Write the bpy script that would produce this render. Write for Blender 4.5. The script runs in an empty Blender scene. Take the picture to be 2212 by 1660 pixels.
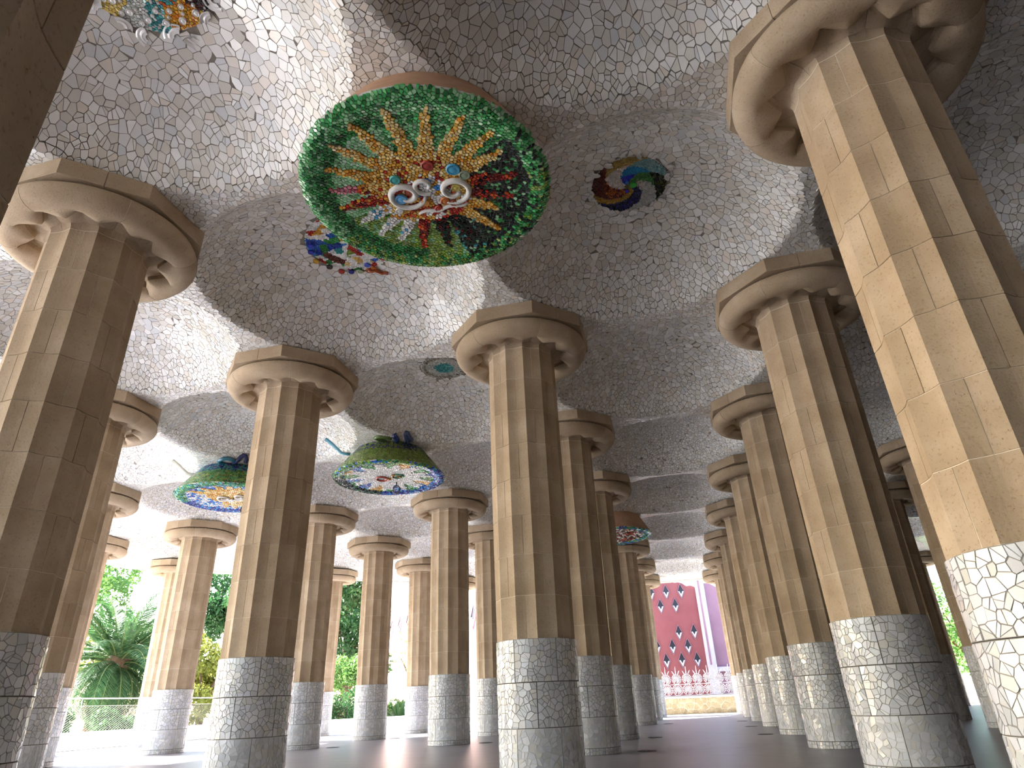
import bpy, math, random
import numpy as np
from mathutils import Vector, Matrix
from mathutils.geometry import delaunay_2d_cdt

random.seed(7)
RNG = np.random.default_rng(11)
SC = bpy.context.scene
COL = SC.collection
PI = math.pi

# ------------------------------------------------------------------ camera
FPX, YAW, PITCH, ROLL = 1382.54, -0.2333, 0.4622, -0.0442
CAM = np.array([-2.536, -0.661, 0.982])
IMW, IMH = 2212, 1660
cf = np.array([math.sin(YAW) * math.cos(PITCH), math.cos(YAW) * math.cos(PITCH), math.sin(PITCH)])
cr = np.array([math.cos(YAW), -math.sin(YAW), 0.0])
cu = np.cross(cr, cf)
cr, cu = cr * math.cos(ROLL) + cu * math.sin(ROLL), -cr * math.sin(ROLL) + cu * math.cos(ROLL)
cam_data = bpy.data.cameras.new('camera')
cam_data.sensor_fit = 'HORIZONTAL'
cam_data.sensor_width = 36.0
cam_data.lens = FPX * 36.0 / IMW
cam_data.clip_end = 600
cam = bpy.data.objects.new('camera', cam_data)
cam.matrix_world = Matrix(((cr[0], cu[0], -cf[0], CAM[0]), (cr[1], cu[1], -cf[1], CAM[1]),
                           (cr[2], cu[2], -cf[2], CAM[2]), (0, 0, 0, 1)))
COL.objects.link(cam)
SC.camera = cam

# ------------------------------------------------------------------ sky, sun, exposure
SUN_ELEV = math.radians(31)
SUN_AZ = np.array([-0.990, 0.139])            # horizontal direction towards the sun
world = bpy.data.worlds.new('sky')
SC.world = world
world.use_nodes = True
wn = world.node_tree.nodes
sky = wn.new('ShaderNodeTexSky')
sky.sky_type = 'NISHITA'
sky.sun_disc = False
sky.sun_elevation = SUN_ELEV
sky.sun_rotation = math.atan2(SUN_AZ[0], SUN_AZ[1])
sky.air_density = 1.0
sky.dust_density = 2.5
sky.ozone_density = 1.0
wn['Background'].inputs['Strength'].default_value = 1.05
world.node_tree.links.new(sky.outputs[0], wn['Background'].inputs['Color'])
sl = bpy.data.lights.new('sun', 'SUN')
sl.energy = 50.0
sl.color = (1.0, 0.975, 0.945)
sl.angle = math.radians(0.6)
so = bpy.data.objects.new('sun', sl)
sd = Vector((-SUN_AZ[0] * math.cos(SUN_ELEV), -SUN_AZ[1] * math.cos(SUN_ELEV), -math.sin(SUN_ELEV)))
so.rotation_euler = sd.to_track_quat('-Z', 'Y').to_euler()
so.location = (-60, -20, 60)
COL.objects.link(so)
SC.view_settings.view_transform = 'Standard'
SC.view_settings.look = 'None'
SC.view_settings.gamma = 1.0
SC.view_settings.use_curve_mapping = False
SC.view_settings.exposure = 0.50
SC.cycles.max_bounces = 7
SC.cycles.diffuse_bounces = 4
SC.cycles.use_adaptive_sampling = True
SC.cycles.adaptive_threshold = 0.1
SC.cycles.adaptive_min_samples = 16
SC.cycles.glossy_bounces = 3
SC.cycles.sample_clamp_indirect = 12.0
SC.cycles.use_denoising = True

# ------------------------------------------------------------------ dimensions (one bay = S)
S = 4.757
ZT, ZB = 7.12, 6.88          # abacus top / bottom
BASE_H, BASE_R = 1.8, 0.603
BOWL_R, BOWL_D = 2.26, 1.02
MISSING = {(-1, 1): 'green', (-2, 3): 'blue', (-3, 3): 'gold', (-1, 5): 'dark'}
ROSETTES = {(-0.5, 1.5): 0.62, (-1.5, 0.5): 0.78, (-1.5, 1.5): 0.78, (-1.5, 2.5): 0.62}

def proj(P):
    d = np.asarray(P, float) - CAM
    z = d @ cf
    z = np.where(np.abs(z) < 1e-6, 1e-6, z)
    return np.stack([IMW / 2 + FPX * (d @ cr) / z, IMH / 2 - FPX * (d @ cu) / z, z], -1)

# ------------------------------------------------------------------ materials
def principled(name, rough=0.6, spec=0.5, color=(0.5, 0.5, 0.5)):
    m = bpy.data.materials.new(name)
    m.use_nodes = True
    b = m.node_tree.nodes['Principled BSDF']
    b.inputs['Roughness'].default_value = rough
    b.inputs['Specular IOR Level'].default_value = spec
    b.inputs['Base Color'].default_value = (*color, 1)
    return m, m.node_tree.nodes, m.node_tree.links, b

def ramp(N, stops, interp='LINEAR'):
    r = N.new('ShaderNodeValToRGB')
    r.color_ramp.interpolation = interp
    el = r.color_ramp.elements
    while len(el) > 1:
        el.remove(el[-1])
    el[0].position = stops[0][0]
    el[0].color = (*stops[0][1], 1)
    for p, c in stops[1:]:
        e = el.new(p)
        e.color = (*c, 1)
    return r

def noise(N, L, scale, detail=4, rough=0.55, vec=None):
    n = N.new('ShaderNodeTexNoise')
    n.inputs['Scale'].default_value = scale
    n.inputs['Detail'].default_value = detail
    n.inputs['Roughness'].default_value = rough
    if vec is not None:
        L.new(vec, n.inputs['Vector'])
    return n

def mix(N, L, a, b, fac, mode='MIX'):
    m = N.new('ShaderNodeMix')
    m.data_type = 'RGBA'
    m.blend_type = mode
    for v, k in ((a, 6), (b, 7)):
        if isinstance(v, tuple):
            m.inputs[k].default_value = (*v, 1)
        else:
            L.new(v, m.inputs[k])
    if isinstance(fac, (int, float)):
        m.inputs[0].default_value = fac
    else:
        L.new(fac, m.inputs[0])
    return m.outputs[2]

def math_node(N, L, op, a, b=None):
    m = N.new('ShaderNodeMath')
    m.operation = op
    for v, k in ((a, 0), (b, 1)):
        if v is None:
            continue
        if isinstance(v, (int, float)):
            m.inputs[k].default_value = v
        else:
            L.new(v, m.inputs[k])
    return m.outputs[0]

def bump(N, L, h, strength, dist, bsdf):
    b = N.new('ShaderNodeBump')
    b.inputs['Strength'].default_value = strength
    b.inputs['Distance'].default_value = dist
    L.new(h, b.inputs['Height'])
    L.new(b.outputs[0], bsdf.inputs['Normal'])
    return b

CEIL_STOPS = [(0.0, (0.67, 0.66, 0.62)), (0.2, (0.75, 0.75, 0.73)), (0.38, (0.63, 0.61, 0.56)), (0.52, (0.71, 0.72, 0.72)),
              (0.66, (0.79, 0.79, 0.78)), (0.78, (0.71, 0.66, 0.60)), (0.86, (0.63, 0.65, 0.67)), (0.94, (0.84, 0.845, 0.84))]
BASE_STOPS = [(0.0, (0.56, 0.58, 0.61)), (0.2, (0.64, 0.66, 0.70)), (0.4, (0.51, 0.54, 0.58)), (0.6, (0.61, 0.64, 0.70)),
              (0.75, (0.59, 0.595, 0.58)), (0.88, (0.54, 0.57, 0.58)), (0.95, (0.70, 0.72, 0.75))]

def shard_material(name, stops, rough):
    """glazed shard: one tone per shard"""
    m, N, L, b = principled(name, rough, 0.5)
    g = N.new('ShaderNodeNewGeometry')
    o = N.new('ShaderNodeObjectInfo')
    v = math_node(N, L, 'FRACT', math_node(N, L, 'ADD', g.outputs['Random Per Island'], math_node(N, L, 'MULTIPLY', o.outputs['Random'], 7.31)))
    r = ramp(N, stops, 'CONSTANT')
    L.new(v, r.inputs[0])
    n = noise(N, L, 14, 1)
    L.new(mix(N, L, r.outputs[0], mix(N, L, r.outputs[0], (0.86, 0.85, 0.83), 1.0, 'MULTIPLY'), n.outputs[0]), b.inputs['Base Color'])
    return m

def far_mosaic(name, stops, grout, scale, rough):
    """mosaic too far away to pick its pieces apart"""
    m, N, L, b = principled(name, rough, 0.5)
    tc = N.new('ShaderNodeTexCoord')
    v1 = N.new('ShaderNodeTexVoronoi'); v1.inputs['Scale'].default_value = scale
    v2 = N.new('ShaderNodeTexVoronoi'); v2.feature = 'DISTANCE_TO_EDGE'; v2.inputs['Scale'].default_value = scale
    L.new(tc.outputs['Object'], v1.inputs['Vector']); L.new(tc.outputs['Object'], v2.inputs['Vector'])
    sx = N.new('ShaderNodeSeparateColor'); L.new(v1.outputs['Color'], sx.inputs[0])
    r = ramp(N, stops, 'CONSTANT'); L.new(sx.outputs[0], r.inputs[0])
    e = ramp(N, [(0.02, (0, 0, 0)), (0.05, (1, 1, 1))]); L.new(v2.outputs['Distance'], e.inputs[0])
    L.new(mix(N, L, grout, r.outputs[0], e.outputs[0]), b.inputs['Base Color'])
    g = N.new('ShaderNodeNewGeometry')
    sub = N.new('ShaderNodeVectorMath'); sub.operation = 'SUBTRACT'; L.new(v1.outputs['Color'], sub.inputs[0]); sub.inputs[1].default_value = (0.5, 0.5, 0.5)
    scl = N.new('ShaderNodeVectorMath'); scl.operation = 'SCALE'; L.new(sub.outputs[0], scl.inputs[0]); scl.inputs['Scale'].default_value = 0.14
    add = N.new('ShaderNodeVectorMath'); L.new(scl.outputs[0], add.inputs[0]); L.new(g.outputs['Normal'], add.inputs[1])
    nrm = N.new('ShaderNodeVectorMath'); nrm.operation = 'NORMALIZE'; L.new(add.outputs[0], nrm.inputs[0])
    bp = bump(N, L, e.outputs[0], 0.5, 0.01, b)
    L.new(nrm.outputs[0], bp.inputs['Normal'])
    return m

def stone_material():
    m, N, L, b = principled('sandstone', 0.85, 0.25)
    tc = N.new('ShaderNodeTexCoord')
    g = N.new('ShaderNodeNewGeometry')
    o = N.new('ShaderNodeObjectInfo')
    n1 = noise(N, L, 1.6, 3, 0.6, g.outputs['Position'])
    n2 = noise(N, L, 46, 2, 0.6, g.outputs['Position'])
    c = ramp(N, [(0.25, (0.33, 0.246, 0.164)), (0.5, (0.40, 0.311, 0.215)), (0.75, (0.475, 0.384, 0.285))])
    L.new(n1.outputs[0], c.inputs[0])
    r = ramp(N, [(0.0, (0.90, 0.89, 0.87)), (0.5, (1, 1, 1)), (1.0, (1.07, 1.08, 1.10))])
    L.new(o.outputs['Random'], r.inputs[0])
    k = mix(N, L, c.outputs[0], r.outputs[0], 1.0, 'MULTIPLY')
    sp = ramp(N, [(0.30, (0.62, 0.55, 0.45)), (0.42, (1, 1, 1)), (0.62, (1, 1, 1)), (0.75, (1.12, 1.1, 1.05))])
    L.new(n2.outputs[0], sp.inputs[0])
    k = mix(N, L, k, sp.outputs[0], 0.55, 'MULTIPLY')
    v = N.new('ShaderNodeTexVoronoi'); v.inputs['Scale'].default_value = 17; L.new(g.outputs['Position'], v.inputs['Vector'])
    pit = ramp(N, [(0.05, (0.22, 0.16, 0.10)), (0.09, (1, 1, 1))]); L.new(v.outputs['Distance'], pit.inputs[0])
    k = mix(N, L, k, pit.outputs[0], 0.7, 'MULTIPLY')
    L.new(k, b.inputs['Base Color'])
    bump(N, L, n2.outputs[0], 0.35, 0.01, b)
    return m

def noisy(name, c1, c2, scale, rough=0.8, spec=0.3, bmp=0.2):
    m, N, L, b = principled(name, rough, spec)
    g = N.new('ShaderNodeNewGeometry')
    n = noise(N, L, scale, 5, 0.6, g.outputs['Position'])
    c = ramp(N, [(0.3, c1), (0.7, c2)])
    L.new(n.outputs[0], c.inputs[0])
    L.new(c.outputs[0], b.inputs['Base Color'])
    if bmp:
        bump(N, L, n.outputs[0], bmp, 0.02, b)
    return m

def attr_material(name, rough=0.3, spec=0.5):
    m, N, L, b = principled(name, rough, spec)
    a = N.new('ShaderNodeAttribute'); a.attribute_name = 'Col'
    L.new(a.outputs['Color'], b.inputs['Base Color'])
    return m

def leaf_material(name, c1, c2):
    m, N, L, b = principled(name, 0.55, 0.3)
    g = N.new('ShaderNodeNewGeometry')
    r = ramp(N, [(0.0, c1), (1.0, c2)])
    L.new(g.outputs['Random Per Island'], r.inputs[0])
    L.new(r.outputs[0], b.inputs['Base Color'])
    tr = N.new('ShaderNodeBsdfTranslucent'); L.new(r.outputs[0], tr.inputs[0])
    mx = N.new('ShaderNodeMixShader'); mx.inputs[0].default_value = 0.35
    L.new(b.outputs[0], mx.inputs[1]); L.new(tr.outputs[0], mx.inputs[2])
    L.new(mx.outputs[0], N['Material Output'].inputs[0])
    return m

def floor_material():
    m, N, L, b = principled('polished_floor', 0.3, 0.35)
    g = N.new('ShaderNodeNewGeometry')
    n1 = noise(N, L, 0.5, 5, 0.6, g.outputs['Position'])
    n2 = noise(N, L, 2.2, 4, 0.6, g.outputs['Position'])
    c = ramp(N, [(0.3, (0.165, 0.165, 0.195)), (0.7, (0.225, 0.225, 0.26))])
    L.new(mix(N, L, n1.outputs[0], n2.outputs[0], 0.4), c.inputs[0])
    L.new(c.outputs[0], b.inputs['Base Color'])
    rr = ramp(N, [(0.3, (0.33, 0.33, 0.33)), (0.7, (0.39, 0.39, 0.39))])
    L.new(n2.outputs[0], rr.inputs[0])
    L.new(rr.outputs[0], b.inputs['Roughness'])
    return m

M = {}
M['ceil_shard'] = shard_material('ceiling_shard', CEIL_STOPS, 0.26)
M['base_shard'] = shard_material('base_shard', BASE_STOPS, 0.16)
M['ceil_far'] = far_mosaic('ceiling_mosaic', CEIL_STOPS, (0.20, 0.18, 0.155), 11.0, 0.3)
M['ceil_grout'] = noisy('ceiling_grout', (0.16, 0.14, 0.12), (0.25, 0.225, 0.19), 9, 0.9, 0.1)
M['base_grout'] = noisy('base_grout', (0.22, 0.215, 0.20), (0.30, 0.29, 0.275), 9, 0.9, 0.1)
M['base_grout_pale'] = noisy('base_grout_pale', (0.50, 0.50, 0.49), (0.60, 0.60, 0.58), 9, 0.9, 0.1)
M['stone'] = stone_material()
M['mortar'] = noisy('mortar', (0.58, 0.51, 0.40), (0.70, 0.63, 0.52), 12, 0.95, 0.1)
M['floor'] = floor_material()
M['mosaic'] = attr_material('glass_mosaic', 0.22)
M['white_grout'] = noisy('white_grout', (0.55, 0.55, 0.52), (0.68, 0.67, 0.64), 20, 0.9, 0.1)
M['plaster'] = noisy('terracotta_plaster', (0.46, 0.28, 0.18), (0.54, 0.35, 0.24), 5, 0.9, 0.1)
M['china'] = noisy('white_china', (0.74, 0.74, 0.73), (0.82, 0.82, 0.81), 8, 0.12, 0.6, 0)
M['iron'] = noisy('dark_iron', (0.03, 0.028, 0.026), (0.06, 0.055, 0.05), 12, 0.5, 0.5)
M['ground'] = noisy('pale_ground', (0.42, 0.405, 0.375), (0.50, 0.485, 0.455), 0.6, 0.95, 0.1)
M['white_wall'] = noisy('whitewashed_stone', (0.66, 0.64, 0.60), (0.76, 0.74, 0.70), 2, 0.9, 0.2)
M['roof'] = noisy('roof_render', (0.50, 0.44, 0.36), (0.58, 0.51, 0.42), 2, 0.9, 0.1)
M['back_wall'] = noisy('dark_rubble', (0.08, 0.065, 0.05), (0.15, 0.12, 0.09), 2.5, 0.95, 0.1)

# ------------------------------------------------------------------ helpers
def link(name, me, parent=None, mat=None, smooth=False):
    o = bpy.data.objects.new(name, me)
    COL.objects.link(o)
    if parent is not None:
        o.parent = parent
    if mat is not None and not me.materials:
        me.materials.append(M[mat] if isinstance(mat, str) else mat)
    if smooth:
        me.polygons.foreach_set('use_smooth', [True] * len(me.polygons))
    return o

def mesh(name, V, F):
    me = bpy.data.meshes.new(name)
    me.from_pydata([tuple(map(float, v)) for v in V], [], F)
    return me

def set_cols(me, cols):
    a = me.color_attributes.new('Col', 'FLOAT_COLOR', 'POINT')
    c = np.ones((len(me.vertices), 4), np.float32)
    c[:, :3] = np.asarray(cols, np.float32)
    a.data.foreach_set('color', c.ravel())

def tag(o, label, cat, group=None, kind=None):
    o['label'] = label
    o['category'] = cat
    if group:
        o['group'] = group
    if kind:
        o['kind'] = kind
    return o

def empty(name, loc=(0, 0, 0)):
    o = bpy.data.objects.new(name, None)
    o.empty_display_size = 0.2
    o.location = loc
    COL.objects.link(o)
    return o

class MB:
    def __init__(self):
        self.V, self.F = [], []
    def add(self, V, F):
        b = len(self.V)
        self.V += [tuple(v) for v in V]
        self.F += [tuple(b + i for i in f) for f in F]
        return self
    def box(self, x0, x1, y0, y1, z0, z1):
        return self.add([(x0, y0, z0), (x1, y0, z0), (x1, y1, z0), (x0, y1, z0), (x0, y0, z1), (x1, y0, z1), (x1, y1, z1), (x0, y1, z1)],
                        [(3, 2, 1, 0), (4, 5, 6, 7), (0, 1, 5, 4), (1, 2, 6, 5), (2, 3, 7, 6), (3, 0, 4, 7)])
    def bar(self, a, b, r, n=6, r2=None):
        a, b = Vector(a), Vector(b)
        d = (b - a).normalized()
        p = d.orthogonal().normalized()
        q = d.cross(p)
        r2 = r if r2 is None else r2
        V = []
        for c, rr in ((a, r), (b, r2)):
            for k in range(n):
                t = 2 * PI * k / n
                V.append(c + (p * math.cos(t) + q * math.sin(t)) * rr)
        F = [(k, (k + 1) % n, n + (k + 1) % n, n + k) for k in range(n)]
        F += [tuple(range(n - 1, -1, -1)), tuple(range(n, 2 * n))]
        return self.add(V, F)
    def tube(self, pts, r, n=6, closed=False):
        pts = [Vector(p) for p in pts]
        m = len(pts)
        V, F = [], []
        for i, p in enumerate(pts):
            a = pts[(i - 1) % m] if closed or i > 0 else p
            b = pts[(i + 1) % m] if closed or i < m - 1 else p
            d = (b - a).normalized()
            u = d.orthogonal().normalized() if abs(d.z) > 0.95 else d.cross(Vector((0, 0, 1))).normalized()
            w = d.cross(u)
            rr = r[i] if isinstance(r, (list, tuple)) else r
            for k in range(n):
                t = 2 * PI * k / n
                V.append(p + (u * math.cos(t) + w * math.sin(t)) * rr)
        for i in range(m if closed else m - 1):
            j = (i + 1) % m
            for k in range(n):
                F.append((i * n + k, i * n + (k + 1) % n, j * n + (k + 1) % n, j * n + k))
        if not closed:
            F += [tuple(range(n - 1, -1, -1)), tuple((m - 1) * n + k for k in range(n))]
        return self.add(V, F)
    def lathe(self, prof, n=24, c=(0, 0, 0), a0=0.0, a1=2 * PI):
        full = abs(a1 - a0 - 2 * PI) < 1e-6
        cols = n if full else n + 1
        V = []
        for k in range(cols):
            t = a0 + (a1 - a0) * k / n
            for r, z in prof:
                V.append((c[0] + r * math.cos(t), c[1] + r * math.sin(t), c[2] + z))
        m = len(prof)
        F = []
        for k in range(n):
            j = (k + 1) % cols
            for i in range(m - 1):
                F.append((k * m + i, j * m + i, j * m + i + 1, k * m + i + 1))
        return self.add(V, F)
    def mesh(self, name):
        return mesh(name, self.V, self.F)
    def build(self, name, mat, parent=None, smooth=False):
        return link(name, self.mesh(name), parent, mat, smooth)

def voronoi(P):
    """cells of 2-D points: list of polygons (None on the hull)"""
    P = np.asarray(P, float)
    res = delaunay_2d_cdt([Vector((float(x), float(y))) for x, y in P], [], [], 0, 1e-9, True)
    T = np.array(res[2], int)
    back = np.array([o[0] if len(o) else -1 for o in res[3]], int)
    Q = np.array([(v.x, v.y) for v in res[0]])
    a, b, c = Q[T[:, 0]], Q[T[:, 1]], Q[T[:, 2]]
    d = 2 * (a[:, 0] * (b[:, 1] - c[:, 1]) + b[:, 0] * (c[:, 1] - a[:, 1]) + c[:, 0] * (a[:, 1] - b[:, 1]))
    d = np.where(np.abs(d) < 1e-14, 1e-14, d)
    a2, b2, c2 = (a ** 2).sum(1), (b ** 2).sum(1), (c ** 2).sum(1)
    CC = np.stack([(a2 * (b[:, 1] - c[:, 1]) + b2 * (c[:, 1] - a[:, 1]) + c2 * (a[:, 1] - b[:, 1])) / d,
                   (a2 * (c[:, 0] - b[:, 0]) + b2 * (a[:, 0] - c[:, 0]) + c2 * (b[:, 0] - a[:, 0])) / d], -1)
    vi = T.ravel()
    ti = np.repeat(np.arange(len(T)), 3)
    rel = CC[ti] - Q[vi]
    order = np.lexsort((np.arctan2(rel[:, 1], rel[:, 0]), vi))
    vi, ti = vi[order], ti[order]
    cells = [None] * len(P)
    starts = np.flatnonzero(np.r_[True, vi[1:] != vi[:-1]])
    ends = np.r_[starts[1:], len(vi)]
    for s0, e0 in zip(starts, ends):
        k = back[vi[s0]]
        if k < 0:
            continue
        poly = CC[ti[s0:e0]]
        keep = [poly[0]]
        for q in poly[1:]:
            if abs(q[0] - keep[-1][0]) + abs(q[1] - keep[-1][1]) > 1e-4:
                keep.append(q)
        if len(keep) >= 3:
            cells[k] = np.array(keep)
    return cells

def inset(poly, gap):
    """shrink a convex polygon by about gap on every side"""
    c = poly.mean(0)
    d = np.roll(poly, -1, 0) - poly
    n = np.stack([d[:, 1], -d[:, 0]], -1)
    ln = np.hypot(n[:, 0], n[:, 1])
    n /= np.maximum(ln, 1e-9)[:, None]
    dist = np.abs(((poly - c) * n).sum(1))
    rin = max(dist.min(), dist.mean() * 0.6)
    f = max(0.74, 1 - gap / max(rin, 1e-6))
    return c, c + (poly - c) * f

def split_poly(poly, prob, min_area):
    """break a convex polygon along a random line, as a dropped tile breaks"""
    if RNG.random() > prob or area2(poly) < min_area:
        return [poly]
    c = poly.mean(0) + RNG.normal(0, 0.012, 2)
    a = RNG.uniform(0, PI)
    nrm = np.array([math.cos(a), math.sin(a)])
    d = (poly - c) @ nrm
    A, B = [], []
    m = len(poly)
    for k in range(m):
        p, q, dp, dq = poly[k], poly[(k + 1) % m], d[k], d[(k + 1) % m]
        (A if dp >= 0 else B).append(p)
        if dp * dq < 0:
            x = p + (q - p) * dp / (dp - dq)
            A.append(x); B.append(x)
    return [np.array(t) for t in (A, B) if len(t) >= 3]

def area2(p):
    x, y = p[:, 0], p[:, 1]
    return 0.5 * abs(np.dot(x, np.roll(y, -1)) - np.dot(y, np.roll(x, -1)))

# ------------------------------------------------------------------ the ceiling surface
def ceil_z(x, y):
    x = np.asarray(x, float); y = np.asarray(y, float)
    u = (x / S - np.floor(x / S) - 0.5) * S
    v = (y / S - np.floor(y / S) - 0.5) * S
    r = np.hypot(u, v)
    c = BOWL_D * (1 - (r / BOWL_R) ** 2.8)
    k = 0.08
    h = np.clip(0.5 + 0.5 * c / k, 0, 1)
    i0, j0 = np.floor(x / S), np.floor(y / S)
    full = (i0 >= -5) & (j0 + 1 <= 8) & (j0 + 1 - i0 <= 10) & (i0 + 1 <= 2)
    return ZT + np.where(full, c * h + k * h * (1 - h), 0.0)

def ceil_n(x, y):
    e = 0.01
    gx = (ceil_z(x + e, y) - ceil_z(x - e, y)) / (2 * e)
    gy = (ceil_z(x, y + e) - ceil_z(x, y - e)) / (2 * e)
    n = np.stack([gx, gy, -np.ones_like(gx)], -1)      # facing down into the hall
    return n / np.linalg.norm(n, axis=-1, keepdims=True)

# hall outline in bays; unseen rear lengthened to cut light from behind
OUT = [(-5.5, -4.6), (-5.5, 4.95), (-2.05, 8.4), (2.65, 8.4), (2.65, -4.6)]
def inside_hall(x, y):
    i, j = x / S, y / S
    return (i > -5.5) & (i < 2.65) & (j > -4.6) & (j < 8.4) & (j - i < 10.45)

# ================================================================== STRUCTURE
floor = MB().add([(x * S, y * S, z) for z in (0, -0.25) for x, y in OUT], [(4, 3, 2, 1, 0), (5, 6, 7, 8, 9)] + [(k, (k + 1) % 5, 5 + (k + 1) % 5, 5 + k) for k in range(5)]).build('floor', 'floor')
tag(floor, 'smooth grey polished floor under the columned hall', 'floor', kind='structure')
ground = MB().box(-160, 160, -90, 230, -0.5, -0.03).build('ground', 'ground')
tag(ground, 'pale sunlit ground around the hall', 'ground', kind='structure')

def build_ceiling():
    st = S / 34
    xs = np.arange(-5.5 * S, 2.65 * S + st, st)
    ys = np.arange(-4.6 * S, 8.4 * S + st, st)
    X, Y = np.meshgrid(xs, ys, indexing='ij')
    Z = ceil_z(X, Y)
    nx, ny = X.shape
    cx = (X[:-1, :-1] + st / 2); cy = (Y[:-1, :-1] + st / 2)
    ok = inside_hall(cx, cy)
    idx = np.arange(nx * ny).reshape(nx, ny)
    q = np.stack([idx[:-1, :-1], idx[:-1, 1:], idx[1:, 1:], idx[1:, :-1]], -1)[ok]
    me = bpy.data.meshes.new('ceiling')
    me.from_pydata(np.stack([X.ravel(), Y.ravel(), Z.ravel()], -1).tolist(), [], q.tolist())
    me.materials.append(M['ceil_grout']); me.materials.append(M['ceil_far'])
    d = np.hypot(cx[ok] - CAM[0], cy[ok] - CAM[1])
    P = proj(np.stack([cx[ok], cy[ok], np.full(ok.sum(), 7.5)], -1))
    near = (d < 16.45) & (P[:, 2] > 0.5) & (P[:, 0] > -330) & (P[:, 0] < IMW + 330) & (P[:, 1] > -330) & (P[:, 1] < IMH)
    me.polygons.foreach_set('material_index', np.where(near, 0, 1).astype(np.int32))
    o = link('ceiling', me, smooth=True)
    tag(o, 'undulating ceiling of shallow domes covered in broken white tile mosaic', 'ceiling', kind='structure')
    return o
ceiling = build_ceiling()

# the terrace slab above and its edge beam
roof = MB()
n = len(OUT)
roof.add([(x * S, y * S, z) for z in (8.7, 9.4) for x, y in OUT], [(4, 3, 2, 1, 0), (5, 6, 7, 8, 9)] + [(k, (k + 1) % n, n + (k + 1) % n, n + k) for k in range(n)])
roof = roof.build('roof', 'roof')
tag(roof, 'terrace slab above the mosaic ceiling', 'roof', kind='structure')
eb = MB()
def edge_pts(off):
    # offset outline inwards by off bays
    return [(-5.5 + off, -4.6 + off), (-5.5 + off, 4.95 - off * 0.414), (-2.05 + off * 0.414, 8.4 - off), (2.65 - off, 8.4 - off), (2.65 - off, -4.6 + off)]
po, pi_ = edge_pts(-0.10), edge_pts(0.0)
V = []
for z in (7.10, 8.8):
    V += [(x * S, y * S, z) for x, y in po] + [(x * S, y * S, z) for x, y in pi_]
F = []
for k in range(n):
    j = (k + 1) % n
    F += [(k, j, 2 * n + j, 2 * n + k), (n + j, n + k, 3 * n + k, 3 * n + j), (j, k, n + k, n + j)]
eb.add(V, F)
eb = eb.build('trim_1', 'roof')
tag(eb, 'stone edge beam around the mosaic ceiling', 'edge beam', kind='structure')
bw = MB().box(2.58 * S, 2.65 * S, -4.6 * S, 8.3 * S, 0, 8.8).build('wall_right', 'back_wall')  # unseen wall, drawn inward to dim the right side of the hall
tag(bw, 'dark rubble wall closing the hall on the right', 'wall', kind='structure')

bk = MB().box(-2.6 * S, 2.58 * S, -4.6 * S, -4.5 * S, 0, 8.8).build('light_block_wall', 'back_wall')  # unseen wall, added to keep light out from behind the camera
tag(bk, 'unseen dark wall added behind the viewer to block light', 'wall', kind='structure')

# ------------------------------------------------------------------ ceiling shards
def poisson_supercell():
    L = 2 * S
    cell = 0.055
    g = {}
    pts = []
    ng = int(L / cell) + 1
    cand = RNG.random((80000, 2)) * L
    u = (cand[:, 0] / S - np.floor(cand[:, 0] / S) - 0.5) * S
    v = (cand[:, 1] / S - np.floor(cand[:, 1] / S) - 0.5) * S
    r = np.hypot(u, v) / BOWL_R
    rad = np.interp(r, [0, 0.55, 0.8, 0.98, 1.1, 1.6], [0.104, 0.098, 0.076, 0.058, 0.064, 0.074])
    for (x, y), rr in zip(cand.tolist(), rad.tolist()):
        gi, gj = int(x / cell), int(y / cell)
        ok = True
        for di in (-2, -1, 0, 1, 2):
            for dj in (-2, -1, 0, 1, 2):
                for (px, py) in g.get((gi + di, gj + dj), ()):
                    if (px - x) ** 2 + (py - y) ** 2 < rr * rr:
                        ok = False
                        break
                if not ok:
                    break
            if not ok:
                break
        if ok:
            g.setdefault((gi, gj), []).append((x, y))
            pts.append((x, y))
    P = np.array(pts)
    n0 = len(P)
    ext = [P]
    m = 0.6
    for sx in (-1, 0, 1):
        for sy in (-1, 0, 1):
            if sx or sy:
                Q = P + np.array([sx * L, sy * L])
                k = (Q[:, 0] > -m) & (Q[:, 0] < L + m) & (Q[:, 1] > -m) & (Q[:, 1] < L + m)
                ext.append(Q[k])
    cells = voronoi(np.vstack(ext))[:n0]
    return [c for c in cells if c is not None]

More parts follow.
